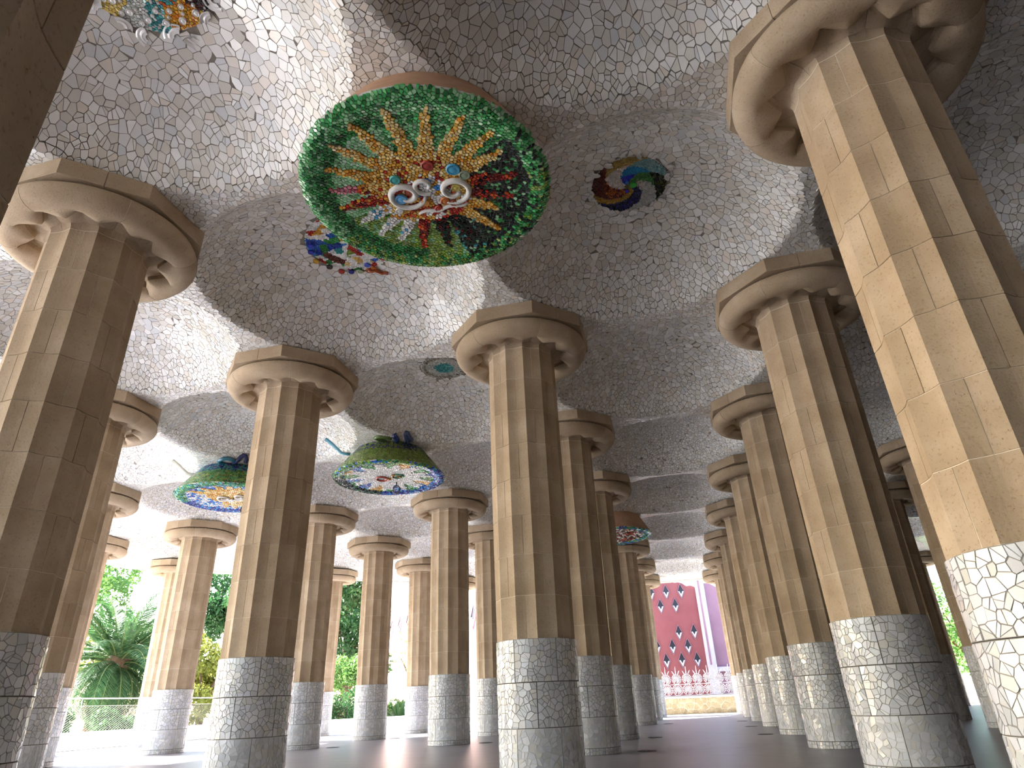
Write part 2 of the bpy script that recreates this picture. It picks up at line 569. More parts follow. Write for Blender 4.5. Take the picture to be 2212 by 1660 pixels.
def build_ceiling_shards():
    L = 2 * S
    cells = []
    for poly in poisson_supercell():
        for piece in split_poly(poly, 0.45, 0.0045):
            c, q = inset(piece, 0.0027)
            if area2(q) < 1.2e-4:
                continue
            cells.append((c, q))
    base_c = np.array([c for c, _ in cells])
    V, F = [], []
    big = []
    for si in range(-3, 2):
        for sj in range(-1, 3):
            off = np.array([si * L, sj * L])
            C = base_c + off
            Z = ceil_z(C[:, 0], C[:, 1])
            N = ceil_n(C[:, 0], C[:, 1])
            P = proj(np.stack([C[:, 0], C[:, 1], Z], -1))
            d = np.hypot(C[:, 0] - CAM[0], C[:, 1] - CAM[1])
            ok = inside_hall(C[:, 0], C[:, 1]) & (d < 16.6) & (P[:, 2] > 0.5) & (P[:, 0] > -480) & (P[:, 0] < IMW + 480) & (P[:, 1] > -480) & (P[:, 1] < IMH)
            # not where a capital, a medallion or a rosette sits
            gi, gj = np.round(C[:, 0] / S), np.round(C[:, 1] / S)
            dn = np.hypot(C[:, 0] - gi * S, C[:, 1] - gj * S)
            node = np.array([(int(a), int(b)) not in COLUMNS for a, b in zip(gi, gj)])
            ok &= (dn > 1.08) | node
            for (i, j) in MISSING:
                ok &= np.hypot(C[:, 0] - i * S, C[:, 1] - j * S) > (1.06 if MISSING[(i, j)] in ('green', 'dark') else 0.82)
            for (i, j), rr in ROSETTES.items():
                ok &= np.hypot(C[:, 0] - i * S, C[:, 1] - j * S) > rr - 0.03
            tilt = RNG.normal(0, 0.045, (len(C), 2))
            for k in np.flatnonzero(ok):
                q = cells[k][1] - cells[k][0]
                nn = N[k]
                e1 = np.array([1.0, 0, -nn[0] / nn[2]]); e2 = np.array([0, 1.0, -nn[1] / nn[2]])
                tx, ty = tilt[k]
                pts = [(C[k, 0] + a, C[k, 1] + b_, Z[k] + a * (e1[2] + tx) + b_ * (e2[2] + ty)) for a, b_ in q]
                big.append((area2(q) / P[k, 2] ** 2, P[k, 0], P[k, 1], pts, nn, C[k]))
    # the 300 that show largest become parts of their own
    def shown(t):
        return 170 < t[1] < IMW - 5 and 4 < t[2] < IMH and not (t[1] > 1560 and t[2] < 420) and not (640 < t[1] < 1190 and 195 < t[2] < 580) and not (t[1] < 440 and 345 < t[2] < 640)
    order = sorted(range(len(big)), key=lambda k: -big[k][0] if shown(big[k]) else 0)
    single = set(order[:300])
    def prism(pts, nn, th=0.016, proud=0.007):
        m = len(pts)
        nv = np.array(nn)
        lo = [tuple(np.array(p) + nv * proud) for p in pts]
        hi = [tuple(np.array(p) - nv * th) for p in pts]
        return lo + hi, [tuple(range(m - 1, -1, -1))] + [(i, (i + 1) % m, m + (i + 1) % m, m + i) for i in range(m)]
    for k, t in enumerate(big):
        vv, ff = prism(t[3], t[4])
        if k in single:
            c = np.array([t[5][0], t[5][1], float(ceil_z(t[5][0], t[5][1]))])
            me = mesh('tile', [tuple(np.array(v) - c) for v in vv], ff)
            o = link('tile', me, ceiling, 'ceil_shard')
            o.location = c
        else:
            b = len(V)
            V += vv
            F += [tuple(b + i for i in f) for f in ff]
    o = link('ceiling_tiles', mesh('ceiling_tiles', V, F), ceiling, 'ceil_shard')
    o['kind'] = 'stuff'

# ================================================================== COLUMNS
NF = 12                                   # flutes; arrises at 15 + 30k degrees
def flute_r(deg, R):
    ph = abs(((deg + 15) % 30) - 15)      # 0 at flute centre, 15 at the arris
    flat = R * math.cos(math.radians(15)) / math.cos(math.radians(ph))
    return flat - 0.020 * math.cos(math.radians(ph * 6)) if ph < 15 else R

def shaft_R(z):
    t = (z - BASE_H) / 4.8
    return 0.588 + 0.012 * t + 0.010 * math.sin(PI * min(max(t, 0), 1))

def block_mesh(k):
    z0, z1 = BASE_H + 0.6 * k, BASE_H + 0.6 * (k + 1)
    g = 0.0035
    ga = math.degrees(g / 0.6)
    degs = [ga] + [d for d in np.arange(5, 60, 5).tolist()] + [60 - ga]
    V, F = [], []
    ch = 0.003
    rows = [(z0 + g, -ch), (z0 + g + ch, 0), (z1 - g - ch, 0), (z1 - g, -ch)]
    for z, dr in rows:
        for d in degs:
            r = flute_r(d, shaft_R(z)) + dr
            V.append((r * math.cos(math.radians(d)), r * math.sin(math.radians(d)), z))
    m = len(degs)
    for i in range(3):
        for a in range(m - 1):
            F.append((i * m + a, i * m + a + 1, (i + 1) * m + a + 1, (i + 1) * m + a))
    b = len(V)
    for z in (z0 + g, z1 - g):
        for d in (degs[0], 30, degs[-1]):
            V.append((0.42 * math.cos(math.radians(d)), 0.42 * math.sin(math.radians(d)), z))
    h = m // 2
    F.append(tuple(list(range(m - 1, -1, -1)) + [b, b + 1, b + 2]))
    F.append(tuple([3 * m + a for a in range(m)] + [b + 5, b + 4, b + 3]))
    F.append((0, m, 2 * m, 3 * m, b + 3, b))
    F.append((m - 1, b + 2, b + 5, 4 * m - 1, 3 * m - 1, 2 * m - 1))
    return mesh('stone_block', V, F)
BLOCKS = [block_mesh(k) for k in range(8)]
for me in BLOCKS:
    me.materials.append(M['stone'])

def cap_profile(deg, ins=0.0):
    ph = abs(((deg + 15) % 30) - 15) / 15.0          # 0 flute centre .. 1 arris
    rf = flute_r(deg, shaft_R(6.6))
    cusp = (1 - ph) ** 1.35
    re = 0.715 + 0.145 * cusp
    ze = 6.660 + 0.030 * cusp
    P = [(rf, 6.6035), (rf + 0.003, 6.64), (rf + 0.02 + 0.03 * cusp, 6.675 + 0.035 * cusp), (re - 0.050, ze + 0.050 + 0.03 * cusp), (re - 0.012, ze + 0.056), (re, ze)]
    P += [(re + 0.045, ze - 0.032), (0.90 + 0.04 * cusp, 6.605), (0.99, 6.590), (1.07, 6.600), (1.14, 6.638), (1.19, 6.700), (1.208, 6.765), (1.192, 6.825), (1.145, 6.860), (1.05, 6.868)]
    return [(r - ins, z + ins * 0.8) for r, z in P]

def cap_block_mesh():
    ga = math.degrees(0.0022 / 0.9)
    degs = [ga] + [1.5 * d for d in range(1, 40)] + [60 - ga]
    V, F = [], []
    m = len(cap_profile(0))
    for d in degs:
        for r, z in cap_profile(d):
            V.append((r * math.cos(math.radians(d)), r * math.sin(math.radians(d)), z))
    for a in range(len(degs) - 1):
        for i in range(m - 1):
            F.append((a * m + i, (a + 1) * m + i, (a + 1) * m + i + 1, a * m + i + 1))
    e = (len(degs) - 1) * m
    q = len(V)
    for d in (degs[0], degs[-1]):
        V.append((0.5 * math.cos(math.radians(d)), 0.5 * math.sin(math.radians(d)), 6.868))
        V.append((0.5 * math.cos(math.radians(d)), 0.5 * math.sin(math.radians(d)), 6.6035))
    F.append(tuple(range(m)) + (q, q + 1))
    F.append((q + 3, q + 2) + tuple(e + i for i in range(m - 1, -1, -1)))
    me = mesh('echinus_block', V, F)
    me.polygons.foreach_set('use_smooth', [True] * (len(F) - 2) + [False] * 2)
    me.set_sharp_from_angle(angle=math.radians(32))
    me.materials.append(M['stone'])
    return me
CAPBLOCK = cap_block_mesh()

def abacus_mesh():
    """quarter of the octagonal slab, joints in the middle of the axis faces"""
    R = 1.29
    ap = R * math.cos(PI / 8)
    g = 0.003
    a = math.radians(22.5); b = math.radians(67.5)
    pts = [(g, g), (ap, g), (R * math.cos(a), R * math.sin(a)), (R * math.cos(b), R * math.sin(b)), (g, ap)]
    m = 5
    c = 0.008
    V = []
    for z, s in ((ZB, 1 - c / R), (ZB + c, 1), (ZT - c, 1), (ZT + 0.002, 1 - c / R)):
        V += [(x * s, y * s, z) for x, y in pts]
    F = [(4, 3, 2, 1, 0), tuple(3 * m + i for i in range(5))]
    for k in range(3):
        F += [(k * m + i, k * m + (i + 1) % m, (k + 1) * m + (i + 1) % m, (k + 1) * m + i) for i in range(m)]
    me = mesh('abacus_block', V, F)
    me.materials.append(M['stone'])
    return me
ABACUS = abacus_mesh()

def core_mesh():
    mb = MB()
    degs = list(range(0, 360, 5))
    V, F = [], []
    rings = []
    for z in (BASE_H - 0.02, 6.6):
        rings.append([(flute_r(d, shaft_R(z)) - 0.0012, d, z) for d in degs])
    prof = [cap_profile(d, 0.004) for d in degs]
    for i in list(range(1, 3)) + list(range(7, len(prof[0]))):
        rings.append([(prof[k][i][0], d, prof[k][i][1]) for k, d in enumerate(degs)])
    for rg in rings:
        V += [(r * math.cos(math.radians(d)), r * math.sin(math.radians(d)), z) for r, d, z in rg]
    m = len(degs)
    for i in range(len(rings) - 1):
        if i == 3:
            continue                      # the hollow under the echinus stays open
        F += [(i * m + k, i * m + (k + 1) % m, (i + 1) * m + (k + 1) % m, (i + 1) * m + k) for k in range(m)]
    F.append(tuple(range(m - 1, -1, -1)))
    me = mesh('mortar_core', V, F)
    me.materials.append(M['mortar'])
    return me
CORE = core_mesh()

# base: courses of curved mosaic panels
COURSES = [(1.232, 1.8, 6, 10.0), (0.662, 1.228, 6, 40.0), (0.122, 0.658, 6, 10.0), (0.0, 0.118, 12, 5.0)]
def panel_mesh(c):
    z0, z1, n, a0 = COURSES[c]
    span = 360 / n
    ga = math.degrees(0.0025 / BASE_R)
    degs = np.linspace(ga, span - ga, max(4, int(span / 6)) + 1)
    V, F = [], []
    R = BASE_R
    rows = [(0.40, z0), (R - 0.006, z0), (R - 0.003, z0 + 0.003), (R - 0.003, z1 - 0.003), (R - 0.006, z1), (0.40, z1)]
    m = len(rows)
    for d in degs:
        t = math.radians(d)
        V += [(r * math.cos(t), r * math.sin(t), z) for r, z in rows]
    for a in range(len(degs) - 1):
        F += [(a * m + i, (a + 1) * m + i, (a + 1) * m + (i + 1) % m, a * m + (i + 1) % m) for i in range(m)]
    e = (len(degs) - 1) * m
    F += [tuple(range(m)), tuple(e + i for i in range(m - 1, -1, -1))]
    me = mesh('mosaic_panel', V, F)
    me.materials.append(M['base_grout_pale' if c == 2 else 'base_grout'])
    return me
PANELS = [panel_mesh(c) for c in range(4)]

def rect_cells(w, h, sp, gap, split=0.0):
    nx, ny = max(1, round(w / sp)), max(1, round(h / sp))
    pts = []
    for i in range(nx):
        for j in range(ny):
            pts.append(((i + 0.5 + RNG.uniform(-0.42, 0.42)) * w / nx, (j + 0.5 + RNG.uniform(-0.42, 0.42)) * h / ny))
    P = np.array(pts)
    m = min(3.2 * sp, min(w, h))
    ext = [P]
    for fx in (0, -1, 1):
        for fy in (0, -1, 1):
            if fx or fy:
                Q = P.copy()
                if fx == -1: Q[:, 0] = -Q[:, 0]
                if fx == 1: Q[:, 0] = 2 * w - Q[:, 0]
                if fy == -1: Q[:, 1] = -Q[:, 1]
                if fy == 1: Q[:, 1] = 2 * h - Q[:, 1]
                ext.append(Q[(Q[:, 0] > -m) & (Q[:, 0] < w + m) & (Q[:, 1] > -m) & (Q[:, 1] < h + m)])
    out = []
    for c in voronoi(np.vstack(ext))[:len(P)]:
        if c is None:
            continue
        c = np.stack([np.clip(c[:, 0], 0.002, w - 0.002), np.clip(c[:, 1], 0.002, h - 0.002)], -1)
        for piece in split_poly(c, split, 0.004):
            if area2(piece) > 3e-4:
                out.append(inset(piece, gap))
    return out

def base_tiles():
    """(panel key, azimuth, verts, faces) of every shard of a column base"""
    tiles = []
    for c, (z0, z1, n, a0) in enumerate(COURSES):
        w = 2 * PI * BASE_R / n
        for k in range(n):
            for cen, q in rect_cells(w, z1 - z0, 0.092 if c < 3 else 0.062, 0.0030, 0.5):
                az = math.radians(a0 + k * 360 / n) + cen[0] / BASE_R
                er = np.array([math.cos(az), math.sin(az), 0]); et = np.array([-math.sin(az), math.cos(az), 0])
                tx, tz = RNG.normal(0, 0.03, 2)
                c0 = er * (BASE_R + 0.001) + np.array([0, 0, z0 + cen[1]])
                top, bot = [], []
                for s_, t_ in (q - cen):
                    # keep the shard flat, but never deeper than the panel's face
                    top.append(c0 + et * s_ + np.array([0, 0, t_]) + er * (s_ * tx + t_ * tz - 0.5 * s_ * s_ / BASE_R * 0.6))
                    bot.append(top[-1] - er * 0.014)
                m = len(top)
                tiles.append(((c, k), az, top + bot, [tuple(range(m))] + [((i + 1) % m, i, m + i, m + (i + 1) % m) for i in range(m)]))
    return tiles
TILES = base_tiles()
TILE_MESH = [None] * len(TILES)
def joined_tiles(ids, name):
    V, F = [], []
    for k in ids:
        b = len(V)
        V += [tuple(v) for v in TILES[k][2]]
        F += [tuple(b + i for i in f) for f in TILES[k][3]]
    me = mesh(name, V, F)
    me.materials.append(M['base_shard'])
    return me
ALL_TILES = joined_tiles(range(len(TILES)), 'base_tiles')

COLUMNS = {
    (-1, 0): 'dark shaded column cropped by the top left corner of the view',
    (-2, 1): 'large fluted column at the left edge, its capital below the top left ceiling dome',
    (0, 1): 'largest fluted column, at the right edge, its capital cropped at the top',
    (-2, 2): 'tall column left of centre, in front of the gold and blue ceiling medallion',
    (-1, 2): 'tall central column standing below the big green sunburst medallion',
    (0, 2): 'tall column overlapped at its capital by the largest right-hand column',
    (-3, 2): 'left-hand column seen just behind the large column at the left edge',
    (0, 3): 'third column from the viewer in the right-hand row of columns',
    (-1, 3): 'column directly behind the tall central column, its right half showing',
    (-1, 4): 'slim column behind the two front columns of the central row',
    (0, 4): 'fourth column from the viewer in the right-hand row of columns',
    (-2, 4): 'column left of the tall central column, right of the blue and white medallion',
    (-3, 4): 'column half hidden by the right side of the tall left-of-centre column',
    (-4, 3): 'third in the overlapping file of columns at the left edge, beside the palm',
    (-4, 4): 'column standing between the palm view and the tall left-of-centre column',
    (-5, 4): 'farthest in the overlapping file of columns at the left edge, touching the palm view',
    (-5, 5): 'sun-bleached outer column behind the column right of the palm',
    (-4, 6): 'sunlit slim outer column between two shaded columns left of the hedge gap',
    (-3, 5): 'free-standing far column with a full octagonal capital, left of the white building gap',
    (-3, 6): 'far column right of the white building gap, its right side overlapped',
    (-2, 5): 'narrow far column touching the left edge of the tall central column',
    (-3, 7): 'distant outer column of which only the capital edge shows left of the central column',
    (-1, 6): 'central-row column just past the dark hanging medallion',
    (-1, 7): 'second to last column of the central row before the pink house',
    (-1, 8): 'last column of the central row, at the left edge of the pink house',
    (0, 5): 'fifth column from the viewer in the right-hand row of columns',
    (0, 6): 'sixth column from the viewer in the right-hand row of columns',
    (0, 7): 'second to last column of the right-hand row before the pink house',
    (0, 8): 'last column of the right-hand row, at the right edge of the pink house',
    (1, 4): 'dark brown column between the two largest right-hand columns',
    (1, 5): 'near-black column left of the sunlit lawn strip on the right',
    (2, 8): 'distant dark column of which only the capital shows above the lawn strip',
    (-4, 5): 'column hidden behind the tall left-of-centre column',  # from here on: columns out of sight, added for light and side views
    (-2, 7): 'second column hidden behind the tall central column',
    (-2, 8): 'outermost column hidden behind the tall central column',
    (-2, 6): 'column hidden behind the lower half of the tall central column',
    (1, 6): 'column hidden behind the lower shaft of the second right-hand column',
    (1, 3): 'column hidden behind the largest right-hand column',
}
build_ceiling_shards()
LEAN = {(-5, 5): 1, (-4, 6): 1, (-3, 7): 1, (-5, 4): 0.6}
SINGLE_TILES = {(-2, 1), (-2, 2), (-1, 2), (0, 1), (0, 2)}

def build_column(i, j, label):
    x, y = i * S, j * S
    root = empty('column', (x, y, 0))
    tag(root, label, 'column', 'fluted sandstone columns of the hall', 'thing')
    if (i, j) in LEAN:
        k = LEAN[(i, j)]
        out = Vector((-1, 1, 0)).normalized() if (i, j) != (-5, 4) else Vector((-1, 0, 0))
        off = 0.34 * k
        root.location = (x + out.x * off, y + out.y * off, 0)
        axis = Vector((0, 0, 1)).cross(-out)
        root.rotation_euler = Matrix.Rotation(math.atan2(off, ZT), 3, axis).to_euler()
    link('mortar_core', CORE, root)
    for k in range(8):
        for b in range(6):
            o = link('stone_block', BLOCKS[k], root)
            o.rotation_euler.z = math.radians(60 * b + (30 if (k + i + j) % 2 else 0))
    ro = 30 * ((i * 2 + j) % 2)
    for b in range(6):
        o = link('echinus_block', CAPBLOCK, root)
        o.rotation_euler.z = math.radians(60 * b + ro)
    ra = 45 * ((i + j) % 2)
    for b in range(4):
        o = link('abacus_block', ABACUS, root)
        o.rotation_euler.z = math.radians(90 * b + ra)
    panels = {}
    for c, (z0, z1, nn, a0) in enumerate(COURSES):
        for k in range(nn):
            o = link('mosaic_panel', PANELS[c], root)
            o.rotation_euler.z = math.radians(a0 + k * 360 / nn)
            panels[(c, k)] = (o, math.radians(a0 + k * 360 / nn))
    if (i, j) in SINGLE_TILES:
        va = math.atan2(CAM[1] - y, CAM[0] - x)
        order = []
        for k, t in enumerate(TILES):
            cen = np.mean(t[2], 0) + np.array([x, y, 0])
            p = proj(cen)
            if p[2] < 0.3 or not (-10 < p[0] < IMW + 10 and 0 < p[1] < IMH + 10):
                f = -2
            else:
                f = math.cos(t[1] - va) / p[2] ** 2
            order.append((f, k))
        order.sort(reverse=True)
        single = [k for f, k in order if f > 0.002][:300]
        sset = set(single)
        for k in single:
            key, az, V, F = TILES[k]
            po_, pa = panels[key]
            if TILE_MESH[k] is None:
                cs, sn = math.cos(-pa), math.sin(-pa)
                V2 = [(v[0] * cs - v[1] * sn, v[0] * sn + v[1] * cs, v[2]) for v in V]
                TILE_MESH[k] = mesh('tile', V2, F)
                TILE_MESH[k].materials.append(M['base_shard'])
            link('tile', TILE_MESH[k], po_)
        me = joined_tiles([k for k in range(len(TILES)) if k not in sset], 'base_tiles')
    else:
        me = ALL_TILES
    o = link('base_tiles', me, root)
    o['kind'] = 'stuff'
for (i, j), lab in COLUMNS.items():
    build_column(i, j, lab)

# ================================================================== CEILING MEDALLIONS
def hexpts(R, sp, jit=0.34):
    out = []
    ny = int(2 * R / (sp * 0.866)) + 3
    nx = int(2 * R / sp) + 3
    for a in range(-nx // 2 - 1, nx // 2 + 2):
        for b in range(-ny // 2 - 1, ny // 2 + 2):
            x = (a + 0.5 * (b % 2)) * sp + RNG.uniform(-jit, jit) * sp
            y = b * sp * 0.866 + RNG.uniform(-jit, jit) * sp
            if x * x + y * y < (R + 2.2 * sp) ** 2:
                out.append((x, y))
    return np.array(out)

def tesserae(R, sp, zfun, colfun, gap, pick=None, rin=0.0):
    """returns verts, faces, colours of the glass pieces inside radius R (seen from below)"""
    P = hexpts(R, sp)
    V, F, C = [], [], []
    cells = voronoi(P)
    for k, c in enumerate(cells):
        r = math.hypot(P[k, 0], P[k, 1])
        if c is None or r > R or r < rin:
            continue
        if pick is not None and not pick(P[k, 0], P[k, 1]):
            continue
        cen, q = inset(c, gap)
        rr = np.hypot(q[:, 0], q[:, 1])
        q = q * np.minimum(1, (R + 0.004) / np.maximum(rr, 1e-6))[:, None]
        z0 = zfun(r)
        g = (zfun(r + 0.01) - zfun(max(r - 0.01, 0))) / 0.02
        ux, uy = (P[k] / r) if r > 1e-4 else (0, 0)
        tx, ty = RNG.normal(0, 0.07, 2)
        col = colfun(P[k, 0], P[k, 1])
        b = len(V)
        m = len(q)
        for dz in (-0.006, 0.012):
            for a, e in q:
                dr = (a - P[k, 0]) * ux + (e - P[k, 1]) * uy
                V.append((a, e, z0 + g * dr + (a - cen[0]) * tx + (e - cen[1]) * ty + dz))
        F.append(tuple(b + i for i in range(m - 1, -1, -1)))
        F += [(b + i, b + (i + 1) % m, b + m + (i + 1) % m, b + m + i) for i in range(m)]
        C += [col] * (2 * m)
    return V, F, C

def col_obj(name, V, F, C, parent, mat='mosaic', kind=None):
    me = mesh(name, V, F)
    set_cols(me, C)
    o = link(name, me, parent, mat)
    if kind:
        o['kind'] = kind
    return o

def rc(*cols):
    """random pick with a little variation"""
    c = np.array(cols[RNG.integers(len(cols))], float)
    return np.clip(c ** 1.12 * RNG.uniform(0.75, 1.2), 0, 1)

GREENS = [(0.03, 0.22, 0.05), (0.05, 0.32, 0.09), (0.08, 0.38, 0.14), (0.02, 0.15, 0.05), (0.14, 0.45, 0.18)]
PALEG = [(0.26, 0.52, 0.28), (0.34, 0.60, 0.36), (0.18, 0.44, 0.20), (0.42, 0.62, 0.44)]
LIME = [(0.20, 0.33, 0.04), (0.28, 0.42, 0.08), (0.14, 0.26, 0.05), (0.34, 0.44, 0.16)]
BLACK = [(0.01, 0.012, 0.012), (0.02, 0.05, 0.03), (0.012, 0.012, 0.015), (0.02, 0.03, 0.02)]
GOLD = [(0.62, 0.34, 0.05), (0.70, 0.44, 0.10), (0.55, 0.24, 0.03), (0.72, 0.54, 0.22)]
SAND = [(0.72, 0.56, 0.26), (0.64, 0.44, 0.14), (0.76, 0.64, 0.36)]
RED = [(0.42, 0.03, 0.02), (0.25, 0.02, 0.02), (0.55, 0.10, 0.03), (0.16, 0.015, 0.015)]
PINK = [(0.60, 0.25, 0.30), (0.50, 0.12, 0.16), (0.66, 0.40, 0.42)]
WHITE = [(0.76, 0.76, 0.74), (0.68, 0.69, 0.68), (0.80, 0.80, 0.79)]
BLUE = [(0.03, 0.14, 0.52), (0.05, 0.26, 0.66), (0.02, 0.06, 0.36), (0.10, 0.42, 0.70), (0.14, 0.12, 0.46)]
NAVY = [(0.02, 0.04, 0.22), (0.03, 0.06, 0.30), (0.06, 0.05, 0.26)]
TEAL = [(0.05, 0.32, 0.32), (0.10, 0.45, 0.44), (0.04, 0.22, 0.26)]

def patch(x, y, size, *cols):
    """pick that stays the same over a patch of neighbouring pieces"""
    h = math.sin(math.floor(x / size + 0.3 * math.sin(y * 9)) * 12.9898 + math.floor(y / size + 0.3 * math.sin(x * 7)) * 78.233) * 43758.5453
    c = np.array(cols[int((h - math.floor(h)) * len(cols)) % len(cols)], float)
    return np.clip(c ** 1.12 * RNG.uniform(0.75, 1.2), 0, 1)

def angdiff(a, b):
    return abs((a - b + PI) % (2 * PI) - PI)

def seen_angle(dx, dy):
    """angle as the viewer below sees it: 0 = right, 90 = towards the viewer (up in view)"""
    return math.degrees(math.atan2(-dy, dx)) % 360

DISH_Z = 6.40
def dish_z(r, R=1.47):
    """underside of a medallion: rolled rim, shallow hollow inside"""
    t = r / R
    if t > 0.93:
        return 0.035 * ((t - 0.93) / 0.07) ** 2
    if t > 0.78:
        return 0.045 * ((0.93 - t) / 0.15) ** 1.5
    return 0.045 + 0.05 * (1 - (t / 0.78) ** 2)

def medallion(node, label, R, zbot, skirt_mat, sp, rays, bgfun, rayfun, r_in, r_out, ray_w, centrefun, rtop=1.11):
    i, j = node
    cx, cy = i * S, j * S
    root = empty('ceiling_medallion', (cx, cy, zbot))
    tag(root, label, 'medallion', 'round mosaic medallions hanging between the columns')
    # drum going up into the ceiling
    n_ = 72
    V, F = [], []
    prof = [(0.0, dish_z(0, R) + 0.012), (R * 0.4, dish_z(R * 0.4, R) + 0.012), (R * 0.78, dish_z(R * 0.78, R) + 0.012), (R * 0.86, dish_z(R * .86, R) + 0.012), (R * 0.93, 0.012), (R * 0.97, dish_z(R * .97, R) + 0.012), (R * 1.0, dish_z(R, R) + 0.01)]
    mb = MB().lathe(prof, n_)
    mb.build('dish', 'white_grout', root, True)
    V = []
    for k in range(n_):
        t = 2 * PI * k / n_
        for q in range(5):
            f = q / 4
            r = R + (rtop - R) * f
            V.append((r * math.cos(t), r * math.sin(t), 0.042 + (ZT + 0.03 - zbot - 0.042) * f))
    F = [(k * 5 + q, ((k + 1) % n_) * 5 + q, ((k + 1) % n_) * 5 + q + 1, k * 5 + q + 1) for k in range(n_) for q in range(4)]
    link('drum', mesh('drum', V, F), root, skirt_mat, True)
    # rays: irregular pointed wedges, each a part of its own
    spec = []
    for a, ln, w in rays:
        spec.append((math.radians(a), ln, w))
    def which(x, y):
        r = math.hypot(x, y) / R
        a = math.atan2(-y, x)
        for q, (ra, ln, w) in enumerate(spec):
            if r_in <= r <= ln:
                half = 1.05 * w * (ln - r) / (ln - r_in) * R * r_in + 0.030
                if angdiff(a, ra) * r * R < half:
                    return q
        return -1
    cols = {}
    P = hexpts(R, sp)
    # single pass, sorted into parts
    cells = voronoi(P)
    bins = {}
    for k, c in enumerate(cells):
        x, y = P[k]
        r = math.hypot(x, y)
        if c is None or r > R:
            continue
        q = which(x, y)
        if q >= 0:
            key, col, up = ('ray', q), rayfun(math.degrees(spec[q][0]) % 360, r / R), 0.012
        elif r / R < r_in:
            key, col, up = ('centre', 0), centrefun(x / R, y / R), 0.012
        elif r / R > 0.80:
            key, col, up = ('rim', 0), bgfun(seen_angle(x, y), r / R), 0.0
        else:
            key, col, up = ('field', 0), bgfun(seen_angle(x, y), r / R), 0.0
        cen, poly = inset(c, sp * 0.09)
        rr = np.hypot(poly[:, 0], poly[:, 1])
        poly = poly * np.minimum(1, (R + 0.004) / np.maximum(rr, 1e-6))[:, None]
        z0 = dish_z(r, R) - up
        g = (dish_z(r + 0.01, R) - dish_z(max(r - 0.01, 0), R)) / 0.02
        ux, uy = (P[k] / r) if r > 1e-4 else (0, 0)
        tx, ty = RNG.normal(0, 0.08, 2)
        B = bins.setdefault(key, ([], [], []))
        b = len(B[0]); m = len(poly)
        for dz in (-0.005, 0.02 + up):
            for a_, e_ in poly:
                dr = (a_ - x) * ux + (e_ - y) * uy
                B[0].append((a_, e_, z0 + g * dr + (a_ - cen[0]) * tx + (e_ - cen[1]) * ty + dz))
        B[1].append(tuple(b + t for t in range(m - 1, -1, -1)))
        B[1].extend((b + t, b + (t + 1) % m, b + m + (t + 1) % m, b + m + t) for t in range(m))
        B[2].extend([col] * (2 * m))
    for (kind, q), (V, F, C) in bins.items():
        nm = {'ray': 'ray', 'centre': 'centre_tesserae', 'rim': 'rim_tesserae', 'field': 'field_tesserae'}[kind]
        col_obj(nm, V, F, C, root, kind='stuff')
    return root

def boss(parent, x, y, z, r, col, name='glass_boss'):
    """bottle-bottom: a flat dome facing down with a raised lip"""
    mb = MB().lathe([(0.0, -0.020), (r * 0.45, -0.018), (r * 0.7, -0.012), (r * 0.82, -0.020), (r * 0.97, -0.016), (r, 0.012)], 14, (x, y, z))
    me = mb.mesh(name)
    set_cols(me, [col] * len(me.vertices))
    o = link(name, me, parent, 'mosaic', True)
    return o

def scroll(parent, pts, r, mat='white_grout', name='scroll'):
    rr = [r * (0.55 + 0.45 * max(0.0, math.sin(PI * k / (len(pts) - 1))) ** 0.5) for k in range(len(pts))]
    return MB().tube(pts, rr, 8).build(name, mat, parent, True)

# ---- big green sunburst
def green_bg(a, r):
    dark = angdiff(math.radians(a), math.radians(330)) < 0.95
    if r > 0.83:
        if dark and RNG.random() < 0.6 - 2.2 * max(0, r - 0.9) * (RNG.random() < 0.5):
            return rc(*BLACK, *GREENS)
        return rc(*GREENS, *PALEG[:2]) if a < 200 else rc(*GREENS, *LIME)
    if r > 0.74 and 95 < a < 250:
        return rc((0.02, 0.10, 0.03), (0.03, 0.16, 0.04), *GREENS[:2])
    if dark and RNG.random() < 0.8:
        return rc(*BLACK)
    if 190 < a < 275:
        return rc(*LIME, *PALEG[:1])
    if 100 < a < 190:
        return rc(*PALEG)
    if 275 <= a < 300:
        return rc(*PALEG, *TEAL)
    return rc(*GREENS, *PALEG[:2])

def green_ray(a, r):
    if 10 < a < 140:
        return rc(*GOLD, *SAND) if r < 0.72 or RNG.random() < 0.8 else rc(*SAND)
    if 140 <= a < 158:
        return rc(*GOLD)
    if 158 <= a < 172:
        return rc(*PINK) if r > 0.55 else rc(*RED, *GOLD)
    if 172 <= a < 188:
        return rc(*RED, *GOLD[:1])
    if 188 <= a < 238:
        return rc(*WHITE, *WHITE, (0.10, 0.40, 0.66)) if r > 0.45 else rc(*GOLD, *WHITE)
    if 238 <= a < 260:
        return rc(*RED)
    if 260 <= a < 300:
        return rc(*BLACK, *RED[3:])
    if 300 <= a < 325:
        return rc(*GOLD)
    return rc(*RED, *RED, *BLACK[:1])

def green_centre(x, y):
    a = seen_angle(x, y)
    r = math.hypot(x, y)
    if a < 180 and r > 0.16:
        return rc(*GOLD, *SAND, *RED[:1])
    if r < 0.2:
        return patch(x, y, 0.05, *WHITE, RED[0], GOLD[0], BLUE[1])
    return patch(x, y, 0.05, *RED[:3], *GOLD, WHITE[0])

